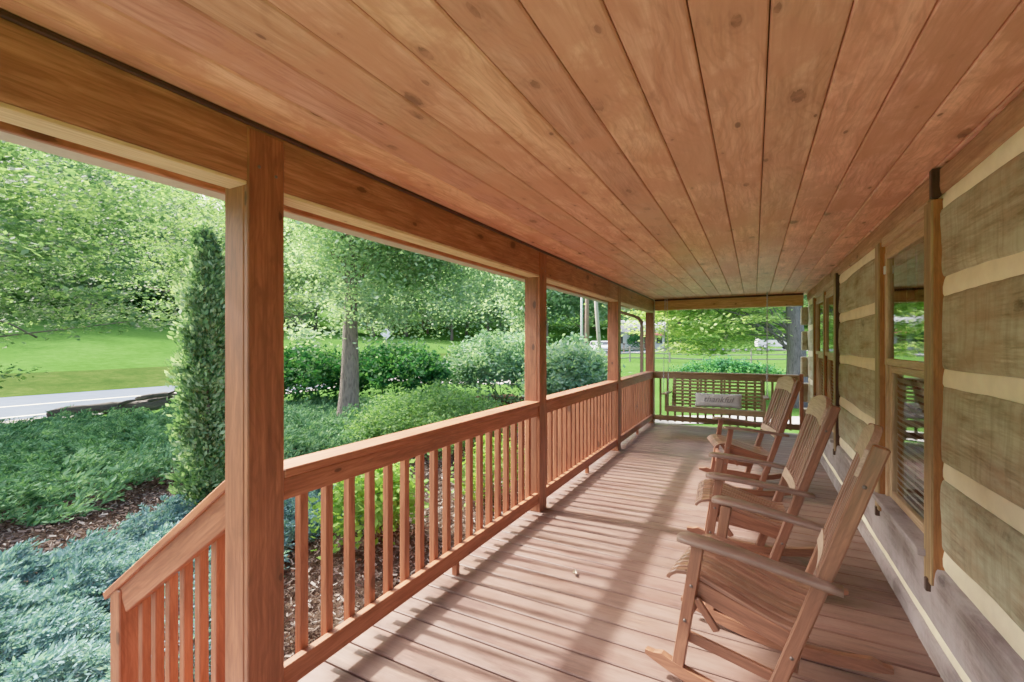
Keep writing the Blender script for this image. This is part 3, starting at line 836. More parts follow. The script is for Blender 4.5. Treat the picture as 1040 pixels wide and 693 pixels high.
# deck
mb = MB()
y = YB; pitch = 0.1435
while y < YE - 0.02:
    mb.box(((-1.80 + 0.705) / 2, y + 0.069, -0.019), (0.705 + 1.80, 0.1335, 0.038), None, 0.004, 0)
    y += pitch
dk = empty('porch_deck', (0, 0, 0), 0, 'faded reddish brown plank floor of the porch', 'porch floor')
mb.build('deck_boards', M['deck'], dk)
mb = MB()
for yy in (YB + 0.03, YE + 0.0):
    mb.box((-0.55, yy, -0.18), (2.42, 0.04, 0.27), None, 0.004, 0)
mb.box((-1.755, (YB + YE) / 2, -0.18), (0.038, YE - YB, 0.27), None, 0.004, 1)
for yy in np.arange(-0.5, 8.4, 1.2):
    mb.box((-1.67, yy, -0.42), (0.12, 0.12, 0.5), None, 0.004, 2)
for xx in np.arange(-1.6, 0.7, 0.4):
    mb.box((xx, (YB + YE) / 2, -0.13), (0.04, YE - YB - 0.1, 0.18), None, 0.003, 1)
mb.build('deck_frame', M['rail'], dk)

# ceiling boards (tongue and groove, along the porch)
mb = MB()
x0 = 0.033 - 0.171 * 10
xs = [x0 + 0.171 * k for k in range(0, 15)]
for xa in xs:
    xb = xa + 0.171
    mb.box(((xa + xb) / 2, (YB + YE) / 2 + 0.05, HC + 0.011), (0.167, YE - YB + 0.25, 0.022), None, 0.006, 1)
ce = empty('porch_ceiling', (0, 0, HC), 0, 'stained knotty pine board ceiling over the porch', 'ceiling')
o = mb.build('ceiling_boards', M['ceiling'], ce, loc=(0, 0, HC)); o.location = (0, 0, 0)
mb = MB(); mb.box((-0.42, (YB + YE) / 2 + 0.05, 0.035), (2.8, YE - YB + 0.3, 0.02), None, 0.002, 1)
mb.build('backing', M['darkwood'], ce)

# roof over porch and house
rf = empty('porch_roof', (0, 0, 0), 0, 'shingled porch roof edge with brown fascia board', 'roof')
mb = MB()
sl = math.atan2(1.0, 3.0)
for (a, bb, tck) in (((-2.14, 2.27), (6.0, 4.6), 0.06),):
    R = Matrix.Rotation(0, 3, 'Y')
    mb.beam((a[0], (YB + YE) / 2, a[1]), (bb[0], (YB + YE) / 2, bb[1]), YE - YB + 1.2, tck)
mb.build('shingles', M['roof'], rf)
mb = MB()
mb.box((-2.12, (YB + YE) / 2, 2.155), (0.025, YE - YB + 1.1, 0.155), None, 0.003, 1)
mb.build('fascia', M['beam'], rf)
mb = MB()
mb.box((-1.90, (YB + YE) / 2, 2.205), (0.42, YE - YB + 1.1, 0.012), None, 0.002, 1)
mb.build('soffit', M['beampale'], rf)

# gutter + downspout
gt = empty('gutter', (0, 0, 0), 0, 'pale metal gutter along the porch eave with brown downspout', 'gutter')
mb = MB()
prof = [(-0.055, 0.06), (-0.055, 0.02), (-0.045, -0.045), (0.05, -0.045), (0.05, 0.07), (0.044, 0.07), (0.044, -0.038), (-0.04, -0.038), (-0.049, 0.02), (-0.049, 0.06)]
mb.sweep([(-2.185, YB - 0.5, 2.125), (-2.185, 2.0, 2.125), (-2.185, YE + 0.5, 2.125)], [(-p[0], p[1]) for p in prof], smooth=False)
mb.build('trough', M['gutter'], gt)
mb = MB()
rp = [(-0.034, -0.026), (0.034, -0.026), (0.034, 0.026), (-0.034, 0.026)]
path = [(-2.185, 8.15, 2.09), (-2.18, 8.15, 2.04), (-2.14, 8.17, 1.985), (-2.05, 8.2, 1.95), (-1.93, 8.25, 1.915), (-1.84, 8.29, 1.87), (-1.79, 8.32, 1.80), (-1.785, 8.325, 1.7), (-1.785, 8.325, 0.5), (-1.785, 8.325, -0.55)]
mb.sweep(path, rp, smooth=False)
mb.build('downspout', M['downspout'], gt)

# beams
PY = [0.975, 3.44, 5.90, 8.27]
bmain = empty('porch_beam', (0, 0, 0), 0, 'long stained header beam running over the posts', 'beam')
mb = MB()
zb = 1.972
mb.box((-1.592, (YB + YE) / 2, (zb + HC - 0.012) / 2), (0.038, YE - YB, HC - 0.012 - zb), None, 0.003, 1)
mb.build('inner_board', M['beam'], bmain)
mb = MB()
mb.box((-1.645, (YB + YE) / 2, (zb + 0.003 + HC) / 2), (0.06, YE - YB, HC - zb - 0.006), None, 0.003, 1)
mb.build('core_board', M['beampale'], bmain)
mb = MB()
for ya, yb_ in ((YB, PY[0]), (PY[0] + .14, PY[1]), (PY[1] + .14, PY[2]), (PY[2] + .14, PY[3])): mb.box((-1.6245, (ya + yb_) / 2, zb - 0.008), (0.101, yb_ - ya - 0.002, 0.013), None, 0.002, 1)
mb.build('uplit_underside', M['beampale'], bmain)  # thin added plank, pale to paint light rising from the ground
mb = MB()
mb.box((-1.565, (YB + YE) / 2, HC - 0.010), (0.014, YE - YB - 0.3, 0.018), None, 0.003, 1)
mb.build('shadow_gap_strip', M['darkwood'], bmain)  # dark strip painting the shaded gap between beam and ceiling
bend = empty('end_beam', (0, 0, 0), 0, 'short stained header beam across the far end of the porch', 'beam')
mb = MB()
mb.box((-0.44, 8.32, 2.075), (2.22, 0.09, 0.165), None, 0.003, 0)
mb.build('header_board', M['endbeam'], bend)
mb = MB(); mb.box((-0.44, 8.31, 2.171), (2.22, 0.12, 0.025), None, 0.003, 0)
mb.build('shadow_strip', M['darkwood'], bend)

# posts
plab = ['nearest square porch post, standing beside the stair opening', 'second square porch post along the rail, in line with the shade tree',
        'third square porch post along the rail, before the corner', 'corner porch post at the far end beside the downspout']
for yy, lb in zip(PY, plab):
    p = empty('porch_post', (-1.64, yy + 0.07, 0), 0, lb, 'porch post', 'square posts along the porch rail')
    mb = MB()
    mb.box((-0.012, 0, zb / 2 - 0.001), (0.116, 0.14, zb - 0.004), None, 0.005, 2)
    mb.build('shaft', M['post'], p)
    mb = MB()
    mb.box((0.0595, 0, (zb + 0.19) / 2), (0.025, 0.1405, zb + 0.19), None, 0.004, 2)
    mb.build('face_slab', M['post'], p)
    mb = MB()
    for (dy, dz) in ((-0.03, zb + 0.06), (0.035, zb + 0.045)):
        m = MB(); m.tube([(0.069, dy, dz), (0.0745, dy, dz)], 0.006, 8); m.build('bolt', M['bolt'], p)

# railings
def railing(a, b, label, baluster_y, inner=1, group='railing sections between the posts', along='y', mt='rail'):
    """a..b along y; inner face to +x"""
    root = empty('porch_railing', (0, 0, 0), 0, label, 'railing', group)
    mid = (a + b) / 2; L = b - a - 0.004
    if along == 'y':
        mk = lambda u, v, z: (u, v, z)
        S = lambda su, sv, sz: (su, sv, sz); gr = 1
    else:
        mk = lambda u, v, z: (v, u, z)
        S = lambda su, sv, sz: (sv, su, sz); gr = 0
    x_in = -1.60 if along == 'y' else 8.285
    sg = -1 if along == 'y' else 1
    def X(d): return x_in + sg * d
    m = MB(); m.box(mk(X(0.035), mid, 0.905), S(0.135, L, 0.034), None, 0.004, gr); m.build('cap_board', M[mt], root)
    m = MB(); m.box(mk(X(0.0), mid, 0.8435), S(0.038, L, 0.086), None, 0.004, gr); m.build('top_rail', M[mt], root)
    m = MB(); m.box(mk(X(0.0), mid, 0.115), S(0.038, L, 0.09), None, 0.004, gr); m.build('bottom_rail', M[mt], root)
    for v in baluster_y:
        m = MB(); m.box((0, 0, 0), (0.037, 0.037, 0.835), None, 0.003, 2)
        o = m.build('baluster', M[mt], root); o.location = mk(X(0.0385), v, 0.468)
    return root
rail1 = railing(1.115, 3.44, 'nearest railing section with the shrub showing through its balusters', 1.243 + 0.1245 * np.arange(18))
rail2 = railing(3.58, 5.90, 'middle railing section between the second and third posts', 3.70 + 0.1225 * np.arange(18))
rail3 = railing(6.04, 8.27, 'farthest side railing section running to the corner post', 6.15 + 0.122 * np.arange(18))
rail4 = railing(-1.565, 0.62, 'end railing section behind the swing across the porch', -1.46 + 0.1225 * np.arange(17), along='x', mt='endrail')
mb = MB(); mb.box((0.645, 8.31, 0.46), (0.05, 0.09, 0.96), None, 0.004, 2); mb.build('half_post', M['post'], rail4)
for i in (2, 11): pass
# short support blocks under the rails
for rt, ys in ((rail1, (2.28,)), (rail2, (4.74,)), (rail3, (7.15,))):
    for v in ys:
        m = MB(); m.box((-1.60, v, 0.034), (0.036, 0.036, 0.068), None, 0.003, 2); m.build('support_block', M['rail'], rt)

# stair handrail + stairs
hr = empty('stair_handrail', (-1.71, 1.03, 0), 0, 'sloped stair handrail descending to a short newel post', 'handrail')
hr.location = (0, 0, 0)
mb = MB()
mb.box((-2.60, 1.035, -0.17), (0.09, 0.09, 0.88), None, 0.005, 2)
mb.build('newel_post', M['rail'], hr)
mb = MB()
sA = np.array((-1.712, 1.01, 0.885)); sB = np.array((-2.70, 1.01, 0.21))
mb.beam(sA + (0.03, 0.035, 0.0205), sB + (0, 0.035, 0), 0.12, 0.034, b=0.004)
mb.build('cap_board', M['rail'], hr)
mb = MB()
o_ = np.array((0, 0, -0.085))
mb.beam(sA + o_ + (0.03, 0.008, 0.0205), np.array((-2.552, 1.018, 0.31)) + o_, 0.036, 0.115, b=0.004)
mb.build('top_rail', M['rail'], hr)
mb = MB()
lo = np.array((0, 0, -0.80))
mb.beam(sA + lo + (0.0, 0.008, 0), np.array((-2.552, 1.018, 0.31)) + lo, 0.036, 0.085, b=0.004)
mb.build('bottom_rail', M['rail'], hr)
for k in range(7):
    x = -2.475 + 0.1165 * k
    zt = np.interp(x, [-2.70, -1.712], [0.21, 0.885])
    m = MB(); m.box((0, 0, 0), (0.037, 0.037, 0.82), None, 0.003, 2)
    o = m.build('baluster', M['rail'], hr); o.location = (x, 1.055, zt - 0.47)
st = empty('porch_stairs', (0, 0, 0), 0, 'wooden steps leading down from the porch to the bed', 'stairs')
for k in range(3):
    m = MB()
    for q in range(2): m.box((-1.80 - 0.30 * k - 0.075 - 0.142 * q, 0.25, -0.19 - 0.16 * k), (0.138, 1.36, 0.036), None, 0.004, 1)
    m.build('tread', M['deck'], st)
m = MB()
for yy in (-0.42, 0.92):
    m.beam((-1.79, yy, -0.18), (-2.72, yy, -0.62), 0.036, 0.24, b=0.003)
m.build('stringer', M['rail'], st)

# ---------------------------------------------------------------- log cabin wall
cab = empty('log_cabin', (0.75, 0, 0), 0, 'log cabin wall of hewn logs with cream chinking and two tall windows', 'log cabin')
cab.location = (0, 0, 0)
def slab_log(mb, y0, y1, z0, z1, xf, rnd=0.008, seed=0, rough=0.006, depth=0.15):
    """hewn log: front face (toward -X) as an uneven grid with rounded upper and lower arrises"""
    r = np.random.default_rng(seed)
    ny = max(3, int((y1 - y0) / 0.06)); 
    zz = np.array([0, 0.02, 0.07, 0.2, 0.4, 0.6, 0.8, 0.93, 0.98, 1.0])
    back = np.array([1.0, 0.55, 0.15, 0, 0, 0, 0, 0.15, 0.55, 1.0]) * rnd
    ys = np.linspace(y0, y1, ny)
    ph = r.uniform(0, 6, 8)
    V = []; G = []
    for j, t in enumerate(zz):
        edge = 0.008 * np.sin(ys * 1.9 + ph[0] + t * 2) + 0.004 * np.sin(ys * 5.3 + ph[1])
        z = z0 + (z1 - z0) * t + edge * (0.9 if t < 0.1 or t > 0.9 else 0.3)
        x = xf + back[j] + rough * (np.sin(ys * 2.7 + ph[2] + t * 3) * 0.6 + np.sin(ys * 9 + ph[3] + t * 7) * 0.35) + r.normal(0, rough * 0.10, ny)
        V.append(np.column_stack((x, ys, z))); G.append(np.column_stack((ys, np.full(ny, xf), z)))
    m = len(zz)
    V = np.vstack(V); G = np.vstack(G)
    F = [[j * ny + i, j * ny + i + 1, (j + 1) * ny + i + 1, (j + 1) * ny + i] for j in range(m - 1) for i in range(ny - 1)]
    n0 = len(V)
    Bk = V.copy(); Bk[:, 0] = xf + depth
    ring_idx = [i for i in range(ny)] + [j * ny + ny - 1 for j in range(1, m)] + [(m - 1) * ny + i for i in range(ny - 2, -1, -1)] + [j * ny for j in range(m - 2, 0, -1)]
    BV = Bk[ring_idx]; BG = G[ring_idx] + np.array((0, depth, 0))
    k = len(ring_idx)
    for q in range(k):
        a, b = ring_idx[q], ring_idx[(q + 1) % k]
        F.append([b, a, n0 + q, n0 + (q + 1) % k])
    mb.add(np.vstack((V, BV)), F, np.vstack((G, BG)), True)
W1 = (2.79, 3.665); W2 = (5.55, 7.30)
segs = [(YB, 2.765), (3.69, 5.525), (7.315, 8.40)]
mb = MB(); k = 0
courses = [(0.487, 0.800), (0.880, 1.212), (1.292, 1.612), (1.692, 1.992)]
for (z0, z1) in courses:
    pass
for (y0, y1) in segs:
    mb = MB()
    for (z0, z1) in courses: slab_log(mb, y0, y1, z0, z1, 0.735, seed=100 + k); k += 1
    mb.build('wall', M['log'], cab)
mb = MB()
slab_log(mb, YB, 8.40, 0.122, 0.402, 0.712, seed=300, rough=0.004)
slab_log(mb, YB, 8.40, -0.30, 0.088, 0.694, seed=301, rough=0.003)
mb.build('base_log', M['loglow'], cab)
mb = MB()
slab_log(mb, YB, 8.40, 2.070, 2.184, 0.725, seed=302, rough=0.004)
mb.build('frieze_log', M['frieze'], cab)
mb = MB()
def chink(y0, y1, z0, z1, xf):
    ny = max(3, int((y1 - y0) / 0.08)); ys = np.linspace(y0, y1, ny)
    prof = [(0.008, 0.0), (0.0, 0.2), (-0.002, 0.5), (0.001, 0.8), (0.008, 1.0)]
    V = []; 
    for dx, t in prof:
        V.append(np.column_stack((xf + dx + 0.0025 * np.sin(ys * 4 + t * 3) + rng.normal(0, 0.0008, ny), ys, np.full(ny, z0 - 0.012 + (z1 - z0 + 0.024) * t))))
    m = len(prof)
    F = [[j * ny + i, j * ny + i + 1, (j + 1) * ny + i + 1, (j + 1) * ny + i] for j in range(m - 1) for i in range(ny - 1)]
    mb.add(np.vstack(V), F, None, True)
for (z0, z1) in ((0.402, 0.487), (0.800, 0.880), (1.212, 1.292), (1.612, 1.692), (1.992, 2.070)):
    for (y0, y1) in segs: chink(y0, y1, z0, z1, 0.742)
chink(YB, 8.40, 0.088, 0.122, 0.714)
mb.build('chinking', M['chink'], cab, fix=False)
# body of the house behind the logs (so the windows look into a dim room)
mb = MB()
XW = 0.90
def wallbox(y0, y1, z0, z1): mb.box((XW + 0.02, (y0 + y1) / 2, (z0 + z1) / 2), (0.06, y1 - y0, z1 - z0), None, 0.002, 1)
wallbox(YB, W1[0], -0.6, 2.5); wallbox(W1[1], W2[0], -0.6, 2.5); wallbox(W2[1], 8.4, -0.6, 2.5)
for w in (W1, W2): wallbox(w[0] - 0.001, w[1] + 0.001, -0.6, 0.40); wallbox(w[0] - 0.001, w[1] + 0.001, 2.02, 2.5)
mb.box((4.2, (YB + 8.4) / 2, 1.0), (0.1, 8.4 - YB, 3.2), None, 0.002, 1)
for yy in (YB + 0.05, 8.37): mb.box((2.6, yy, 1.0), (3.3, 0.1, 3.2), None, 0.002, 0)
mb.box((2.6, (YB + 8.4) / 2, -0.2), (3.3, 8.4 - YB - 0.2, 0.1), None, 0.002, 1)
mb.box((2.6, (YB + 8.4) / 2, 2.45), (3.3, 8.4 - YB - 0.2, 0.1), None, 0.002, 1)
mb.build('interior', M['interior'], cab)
# stacked corner ends at the far corner
mb = MB()
for i, (z0, z1) in enumerate([(0.122, 0.402)] + courses):
    for kx in range(1):
        mb.box((0.715 + 0.01 * (i % 2), 8.47, (z0 + z1) / 2), (0.13, 0.16, z1 - z0 - 0.02), None, 0.012, 1)
mb.build('corner_log_end', M['log'], cab)

def window(y0, y1, z0, z1, double=False, blinds=True):
    wroot = bpy.data.objects.new('window', None); link(wroot); wroot.parent = cab
    xg = 0.752
    m = MB()   # outer frame (jambs, head, sill)
    xf = 0.785
    m.box((xf, y0 + 0.015, (z0 + z1) / 2), (0.10, 0.030, z1 - z0), None, 0.003, 2)
    m.box((xf, y1 - 0.015, (z0 + z1) / 2), (0.10, 0.030, z1 - z0), None, 0.003, 2)
    m.box((xf, (y0 + y1) / 2, z1 - 0.0225), (0.098, y1 - y0 - 0.062, 0.045), None, 0.003, 1)
    if double: m.box((xf, (y0 + y1) / 2, (z0 + z1) / 2 - 0.024), (0.096, 0.09, z1 - z0 - 0.05), None, 0.003, 2)
    m.build('frame', M['sash'], wroot)
    m = MB(); m.box((0.775, (y0 + y1) / 2, z0 - 0.012), (0.21, y1 - y0 + 0.06, 0.03), None, 0.004, 1)
    m.build('sill', M['loglow'], wroot)
    halves = [(y0 + 0.032, y1 - 0.032)] if not double else [(y0 + 0.032, (y0 + y1) / 2 - 0.047), ((y0 + y1) / 2 + 0.047, y1 - 0.032)]
    zm = 1.265
    for (a, b) in halves:
        for (za, zb_, dx) in ((z0 + 0.005, zm - 0.002, 0.012), (zm + 0.002, z1 - 0.047, -0.012)):
            m = MB(); s = 0.042
            m.box((xg + dx, a + s / 2, (za + zb_) / 2), (0.03, s, zb_ - za), None, 0.003, 2)
            m.box((xg + dx, b - s / 2, (za + zb_) / 2), (0.03, s, zb_ - za), None, 0.003, 2)
            m.box((xg + dx, (a + b) / 2, za + s / 2), (0.028, b - a - 2 * s - 0.002, s), None, 0.003, 1)
            m.box((xg + dx, (a + b) / 2, zb_ - s / 2), (0.028, b - a - 2 * s - 0.002, s), None, 0.003, 1)
            so = m.build('sash', M['sash'], wroot)
            m = MB(); m.add([(xg + dx, a + s - 0.003, za + s - 0.003), (xg + dx, b - s + 0.003, za + s - 0.003), (xg + dx, b - s + 0.003, zb_ - s + 0.003), (xg + dx, a + s - 0.003, zb_ - s + 0.003)], [[0, 3, 2, 1]])
            m.build('pane', M['glass'], wroot, fix=False)
        m = MB()
        for zz in np.arange(z0 + 0.05, zm - 0.02, 0.038):
            m.box((xg + 0.038, (a + b) / 2, zz), (0.032, b - a - 0.03, 0.0025), Matrix.Rotation(1.05, 3, 'Y'), 0.001, 1)
        m.build('blind', M['blind'], wroot)
    return wroot
w1 = window(W1[0], W1[1], 0.44, 2.015)
w2 = window(W2[0], W2[1], 0.44, 2.015, True)
# upright trim boards flanking the windows (proud of the logs)
def trim_board(y, z0, z1, w=0.105, mat='trim', xf=0.702, t=0.063):
    m = MB(); m.box((xf + t / 2 + 0.006, y, (z0 + z1) / 2), (t, w, z1 - z0), None, 0.004, 2)
    o = m.build('trim_board', M[mat], cab)
    m = MB(); m.box((xf + 0.0035, y, (z0 + z1) / 2), (0.010, w - 0.006, z1 - z0 - 0.004), None, 0.003, 2)
    m.build('face_batten', M['trimface'], o)
    m = MB(); m.box((xf + 0.004, y, z0 - 0.012), (0.03, 0.03, 0.06), None, 0.004, 2); m.build('foot_peg', M['darkwood'], o)
    return o
trim_board(2.735, 0.31, 2.045); trim_board(3.715, 0.33, 2.045)
trim_board(5.50, 0.34, 2.10, 0.09, 'darkwood'); trim_board(6.42, 0.44, 2.03, 0.08, xf=0.715); trim_board(7.34, 0.33, 2.03, 0.09)
for (yc_, l_) in ((3.22, 0.86), (6.42, 1.7)):
    m = MB(); m.box((0.735, yc_, 2.040), (0.045, l_, 0.055), None, 0.004, 1); m.build('window_header', M['sash'], cab)
m = MB(); m.box((0.716, 2.69, 2.115), (0.035, 0.035, 0.13), None, 0.004, 2); m.build('upper_block', M['darkwood'], cab)
for yy in (2.79, 3.655):
    pass
m = MB(); m.box((0.722, 3.61, 1.86), (0.01, 0.02, 0.05), None, 0.002, 2); m.build('sensor_clip', M['steel'], w1)

# ---------------------------------------------------------------- rocking chairs
def arc_pts(x0, x1, n, R):
    x = np.linspace(x0, x1, n)
    return x, R - np.sqrt(R * R - x * x)
def make_rocker():
    root = empty('rocking_chair', (0, 0, 0))
    tag(root, 'x', 'rocking chair', 'slatted wooden rocking chairs in a row on the porch')
    YS = 0.25
    for s in (-1, 1):
        x, zz = arc_pts(-0.44, 0.40, 25, 1.25)
        t = np.linspace(0, 1, 25)
        th = 0.052 * np.clip(np.minimum(t, 1 - t) * 14, 0.35, 1.0)
        up = list(zip(x, zz + th)); lo = list(zip(x, zz))
        m = MB(); m.prism(lo + up[::-1], None, None, (0, s * YS, 0.001), 0.030); m.build('rocker', M['chairedge'], root)
        # front leg
        m = MB(); m.beam((-0.305, s * YS, 0.085), (-0.225, s * YS, 0.618), 0.028, 0.046, up=(1, 0, 0)); m.build('front_leg', M['chairedge'], root)
        # rear post, one straight raked board
        m = MB(); m.beam((0.015, s * YS, 0.052), (0.345, s * YS, 1.085), 0.030, 0.050, up=(1, 0, 0), b=0.006); m.build('back_post', M['chairedge'], root)
        # side seat rail, lower stretcher
        m = MB(); m.beam((-0.265, s * (YS - 0.030), 0.420), (0.105, s * (YS - 0.030), 0.318), 0.022, 0.072); m.build('seat_rail', M['chairedge'], root)
        m = MB(); m.beam((-0.282, s * (YS - 0.027), 0.205), (0.055, s * (YS - 0.027), 0.165), 0.020, 0.042); m.build('side_stretcher', M['chairedge'], root)
        m = MB(); m.beam((-0.235, s * (YS + 0.001), 0.385), (-0.16, s * (YS - 0.016), 0.27), 0.016, 0.03, up=(1, 0, 0)); m.beam((-0.16, s * (YS - 0.016), 0.275), (-0.262, s * YS, 0.225), 0.016, 0.026, up=(1, 0, 0)) if False else None
        m.build('corner_brace', M['chairedge'], root)
        # arm: shaped board
        xs = np.array([-0.300, -0.294, -0.278, -0.245, -0.18, -0.05, 0.08, 0.20, 0.245])
        wo = np.array([0.008, 0.028, 0.042, 0.048, 0.046, 0.040, 0.033, 0.028, 0.026])
        zz = np.array([0.630, 0.632, 0.634, 0.635, 0.632, 0.620, 0.604, 0.588, 0.583])
        V = []; n = len(xs)
        for dz, k in ((-0.010, 0.9), (-0.006, 1.0), (0.006, 1.0), (0.010, 0.9)):
            for sd in (-1, 1):
                V.append(np.column_stack((xs, s * (YS + 0.030) + sd * wo * k, zz + dz)))
        A = np.vstack(V); ringo = [0, 2, 4, 6, 7, 5, 3, 1]
        F = []
        for i in range(n - 1):
            for q in range(8):
                a, b = ringo[q], ringo[(q + 1) % 8]
                F.append([a * n + i, b * n + i, b * n + i + 1, a * n + i + 1])
        F.append([a * n for a in ringo]); F.append([a * n + n - 1 for a in ringo[::-1]])
        m = MB(); m.add(A, F, A.copy(), True); o = m.build('arm', M['chairarm'], root)
        # bolts on the outside
        m = MB()
        for (bx, bz) in ((-0.25, 0.435), (-0.275, 0.285), (0.095, 0.285), (0.30, 0.945)):
            yo = s * (YS + 0.0155); m = MB()
            m.tube([(bx, yo - s * 0.002, bz), (bx, yo + s * 0.002, bz)], 0.007, 8)
            m.build('bolt', M['bolt'], root)
    # cross stretchers
    m = MB(); m.beam((-0.272, -YS + 0.02, 0.30), (-0.272, YS - 0.02, 0.30), 0.022, 0.045)
    m.build('front_stretcher', M['chairedge'], root)
    m = MB(); m.beam((0.10, -YS + 0.02, 0.235), (0.10, YS - 0.02, 0.235), 0.022, 0.045)
    m.build('rear_stretcher', M['chairedge'], root)
    # seat: slats running front to back with a rolled front and a dipped middle
    sp = np.array([(-0.356, 0.422), (-0.353, 0.431), (-0.344, 0.442), (-0.322, 0.457), (-0.285, 0.465), (-0.22, 0.458), (-0.13, 0.430), (-0.03, 0.395), (0.05, 0.372), (0.11, 0.362), (0.145, 0.365)])
    seat = MB()
    for k in range(9):
        yy = -0.208 + 0.052 * k
        pa = np.column_stack((sp[:, 0], np.full(len(sp), yy), sp[:, 1]))
        tan = np.gradient(pa, axis=0); V = []; G = []
        L = 0
        for i in range(len(pa)):
            tt = tan[i] / np.linalg.norm(tan[i]); nn = np.array((-tt[2], 0, tt[0]))
            if i: L += np.linalg.norm(pa[i] - pa[i - 1])
            for (a_, b_) in ((-0.0185, -0.008), (0.0185, -0.008), (0.0185, 0.005), (0.016, 0.008), (-0.016, 0.008), (-0.0185, 0.005)):
                V.append(pa[i] + np.array((0, a_, 0)) + nn * b_); G.append((L, a_, b_))
        F = []; mm = 6
        for i in range(len(pa) - 1):
            for q in range(mm):
                F.append([i * mm + q, i * mm + (q + 1) % mm, (i + 1) * mm + (q + 1) % mm, (i + 1) * mm + q])
        F.append(list(range(mm))); F.append([(len(pa) - 1) * mm + q for q in range(mm)][::-1])
        seat.add(V, F, G, False)
    so = seat.build('seat', M['chair'], root)
    # back: crest, lower rail, slats
    d = np.array((0.345 - 0.015, 0, 1.085 - 0.052)); d /= np.linalg.norm(d)
    nn = np.array((-d[2], 0, d[0]))     # toward the sitter (-x, +z)
    base = np.array((0.015, 0, 0.052))
    def bp(l, y, f=0.0): return base + d * l + np.array((0, y, 0)) + nn * f
    bk = bpy.data.objects.new('backrest', None); link(bk); bk.parent = root
    # crest board: arched top edge, curved in plan
    yy = np.linspace(-0.233, 0.233, 17)
    arch = 1.055 + 0.055 * np.cos(yy / 0.233 * PI / 2) ** 0.8
    low = 0.955 + 0.018 * (1 - (yy / 0.233) ** 2)
    cv = -0.014 * (1 - (yy / 0.233) ** 2) + 0.024
    V = []
    for f in (0.012, -0.012):
        for i in range(17): V.append(bp(low[i], yy[i], f + cv[i]))
        for i in range(17): V.append(bp(arch[i], yy[i], f + cv[i]))
    F = []
    n = 17
    for i in range(n - 1):
        F.append([i, i + 1, n + i + 1, n + i]); F.append([2 * n + i, 3 * n + i, 3 * n + i + 1, 2 * n + i + 1])
        F.append([n + i, n + i + 1, 3 * n + i + 1, 3 * n + i]); F.append([i, 2 * n + i, 2 * n + i + 1, i + 1])
    F.append([0, n, 3 * n, 2 * n]); F.append([n - 1, 3 * n - 1, 4 * n - 1, 2 * n - 1])
    V = np.array(V); G = np.column_stack((V[:, 1], V[:, 2], V[:, 0]))
    m = MB(); m.add(V, F, G, False); m.build('crest_rail', M['crest'], bk)
    # lower rail
    cvl = -0.014 * (1 - (yy / 0.233) ** 2) + 0.020
    V = []
    for f in (0.011, -0.011):
        for i in range(17): V.append(bp(0.515, yy[i], f + cvl[i]))
        for i in range(17): V.append(bp(0.575, yy[i], f + cvl[i]))
    V = np.array(V); G = np.column_stack((V[:, 1], V[:, 2], V[:, 0]))
    m = MB(); m.add(V, F, G, False); m.build('lower_rail', M['crest'], bk)
    for k in range(7):
        y_ = -0.186 + 0.062 * k
        c_ = -0.014 * (1 - (y_ / 0.233) ** 2) + 0.022
        m = MB(); m.beam(bp(0.565, y_, c_), bp(0.972, y_, c_ + 0.001), 0.030, 0.012, up=tuple(nn), b=0.003)
        m.build('back_slat', M['chair'], bk)
    return root
rc0 = make_rocker()
rspots = [(0.065, 2.17, -9), (0.03, 3.22, 3), (-0.03, 5.02, 13)]
rlab = ['nearest rocking chair, at the front of the row by the window', 'middle rocking chair of the three on the porch', 'farthest rocking chair, closest to the porch swing']
for i, ((x, y, a), lb) in enumerate(zip(rspots, rlab)):
    o = rc0 if i == 0 else copy_tree(rc0)
    o.location = (x, y, 0.0); o.rotation_euler = (0, 0, math.radians(a)); o.scale = (1, 1, 0.98); o['label'] = lb

# ---------------------------------------------------------------- porch swing
sw = empty('porch_swing', (-0.55, 7.72, 0), 0, 'slatted wooden bench swing hanging on chains at the end of the porch', 'porch swing')
w = 1.36
m = MB()
for k in range(8):
    m.beam((-w / 2, -0.20 + 0.056 * k, 0.415 - 0.006 * k), (w / 2, -0.20 + 0.056 * k, 0.415 - 0.006 * k), 0.048, 0.018)
m.build('seat', M['swing'], sw)
m = MB(); m.beam((-w / 2 - 0.02, -0.235, 0.385), (w / 2 + 0.02, -0.235, 0.385), 0.028, 0.085)
for x in (-w / 2 + 0.03, 0, w / 2 - 0.03): m.beam((x, -0.22, 0.375), (x, 0.24, 0.345), 0.032, 0.06)
m.build('seat_frame', M['swing'], sw)
bk = bpy.data.objects.new('backrest', None); link(bk); bk.parent = sw
bd = np.array((0, 0.16, 0.44)); bd /= np.linalg.norm(bd)
for k in range(8):
    q = np.array((0, 0.235, 0.39)) + bd * (0.03 + 0.056 * k)
    m = MB(); m.beam(q + (-w / 2 + 0.01, 0, 0), q + (w / 2 - 0.01, 0, 0), 0.016, 0.034, up=tuple(bd)); m.build('back_slat', M['swing'], bk)
for x in (-w / 2 + 0.03, -w / 6, w / 6 - 0.1, w / 2 - 0.03):
    q = np.array((x, 0.253, 0.36))
    m = MB(); m.beam(q, q + bd * 0.50, 0.03, 0.04, up=(0, 1, 0)); m.build('back_stile', M['swing'], bk)
for s in (-1, 1):
    m = MB(); m.beam((s * (w / 2 + 0.025), -0.27, 0.615), (s * (w / 2 + 0.025), 0.30, 0.60), 0.075, 0.024); m.build('arm', M['swing'], sw)
    m = MB(); m.beam((s * (w / 2 + 0.0), -0.215, 0.36), (s * (w / 2 + 0.0), -0.215, 0.603), 0.04, 0.045, up=(0, 1, 0)); m.build('arm_post', M['swing'], sw)
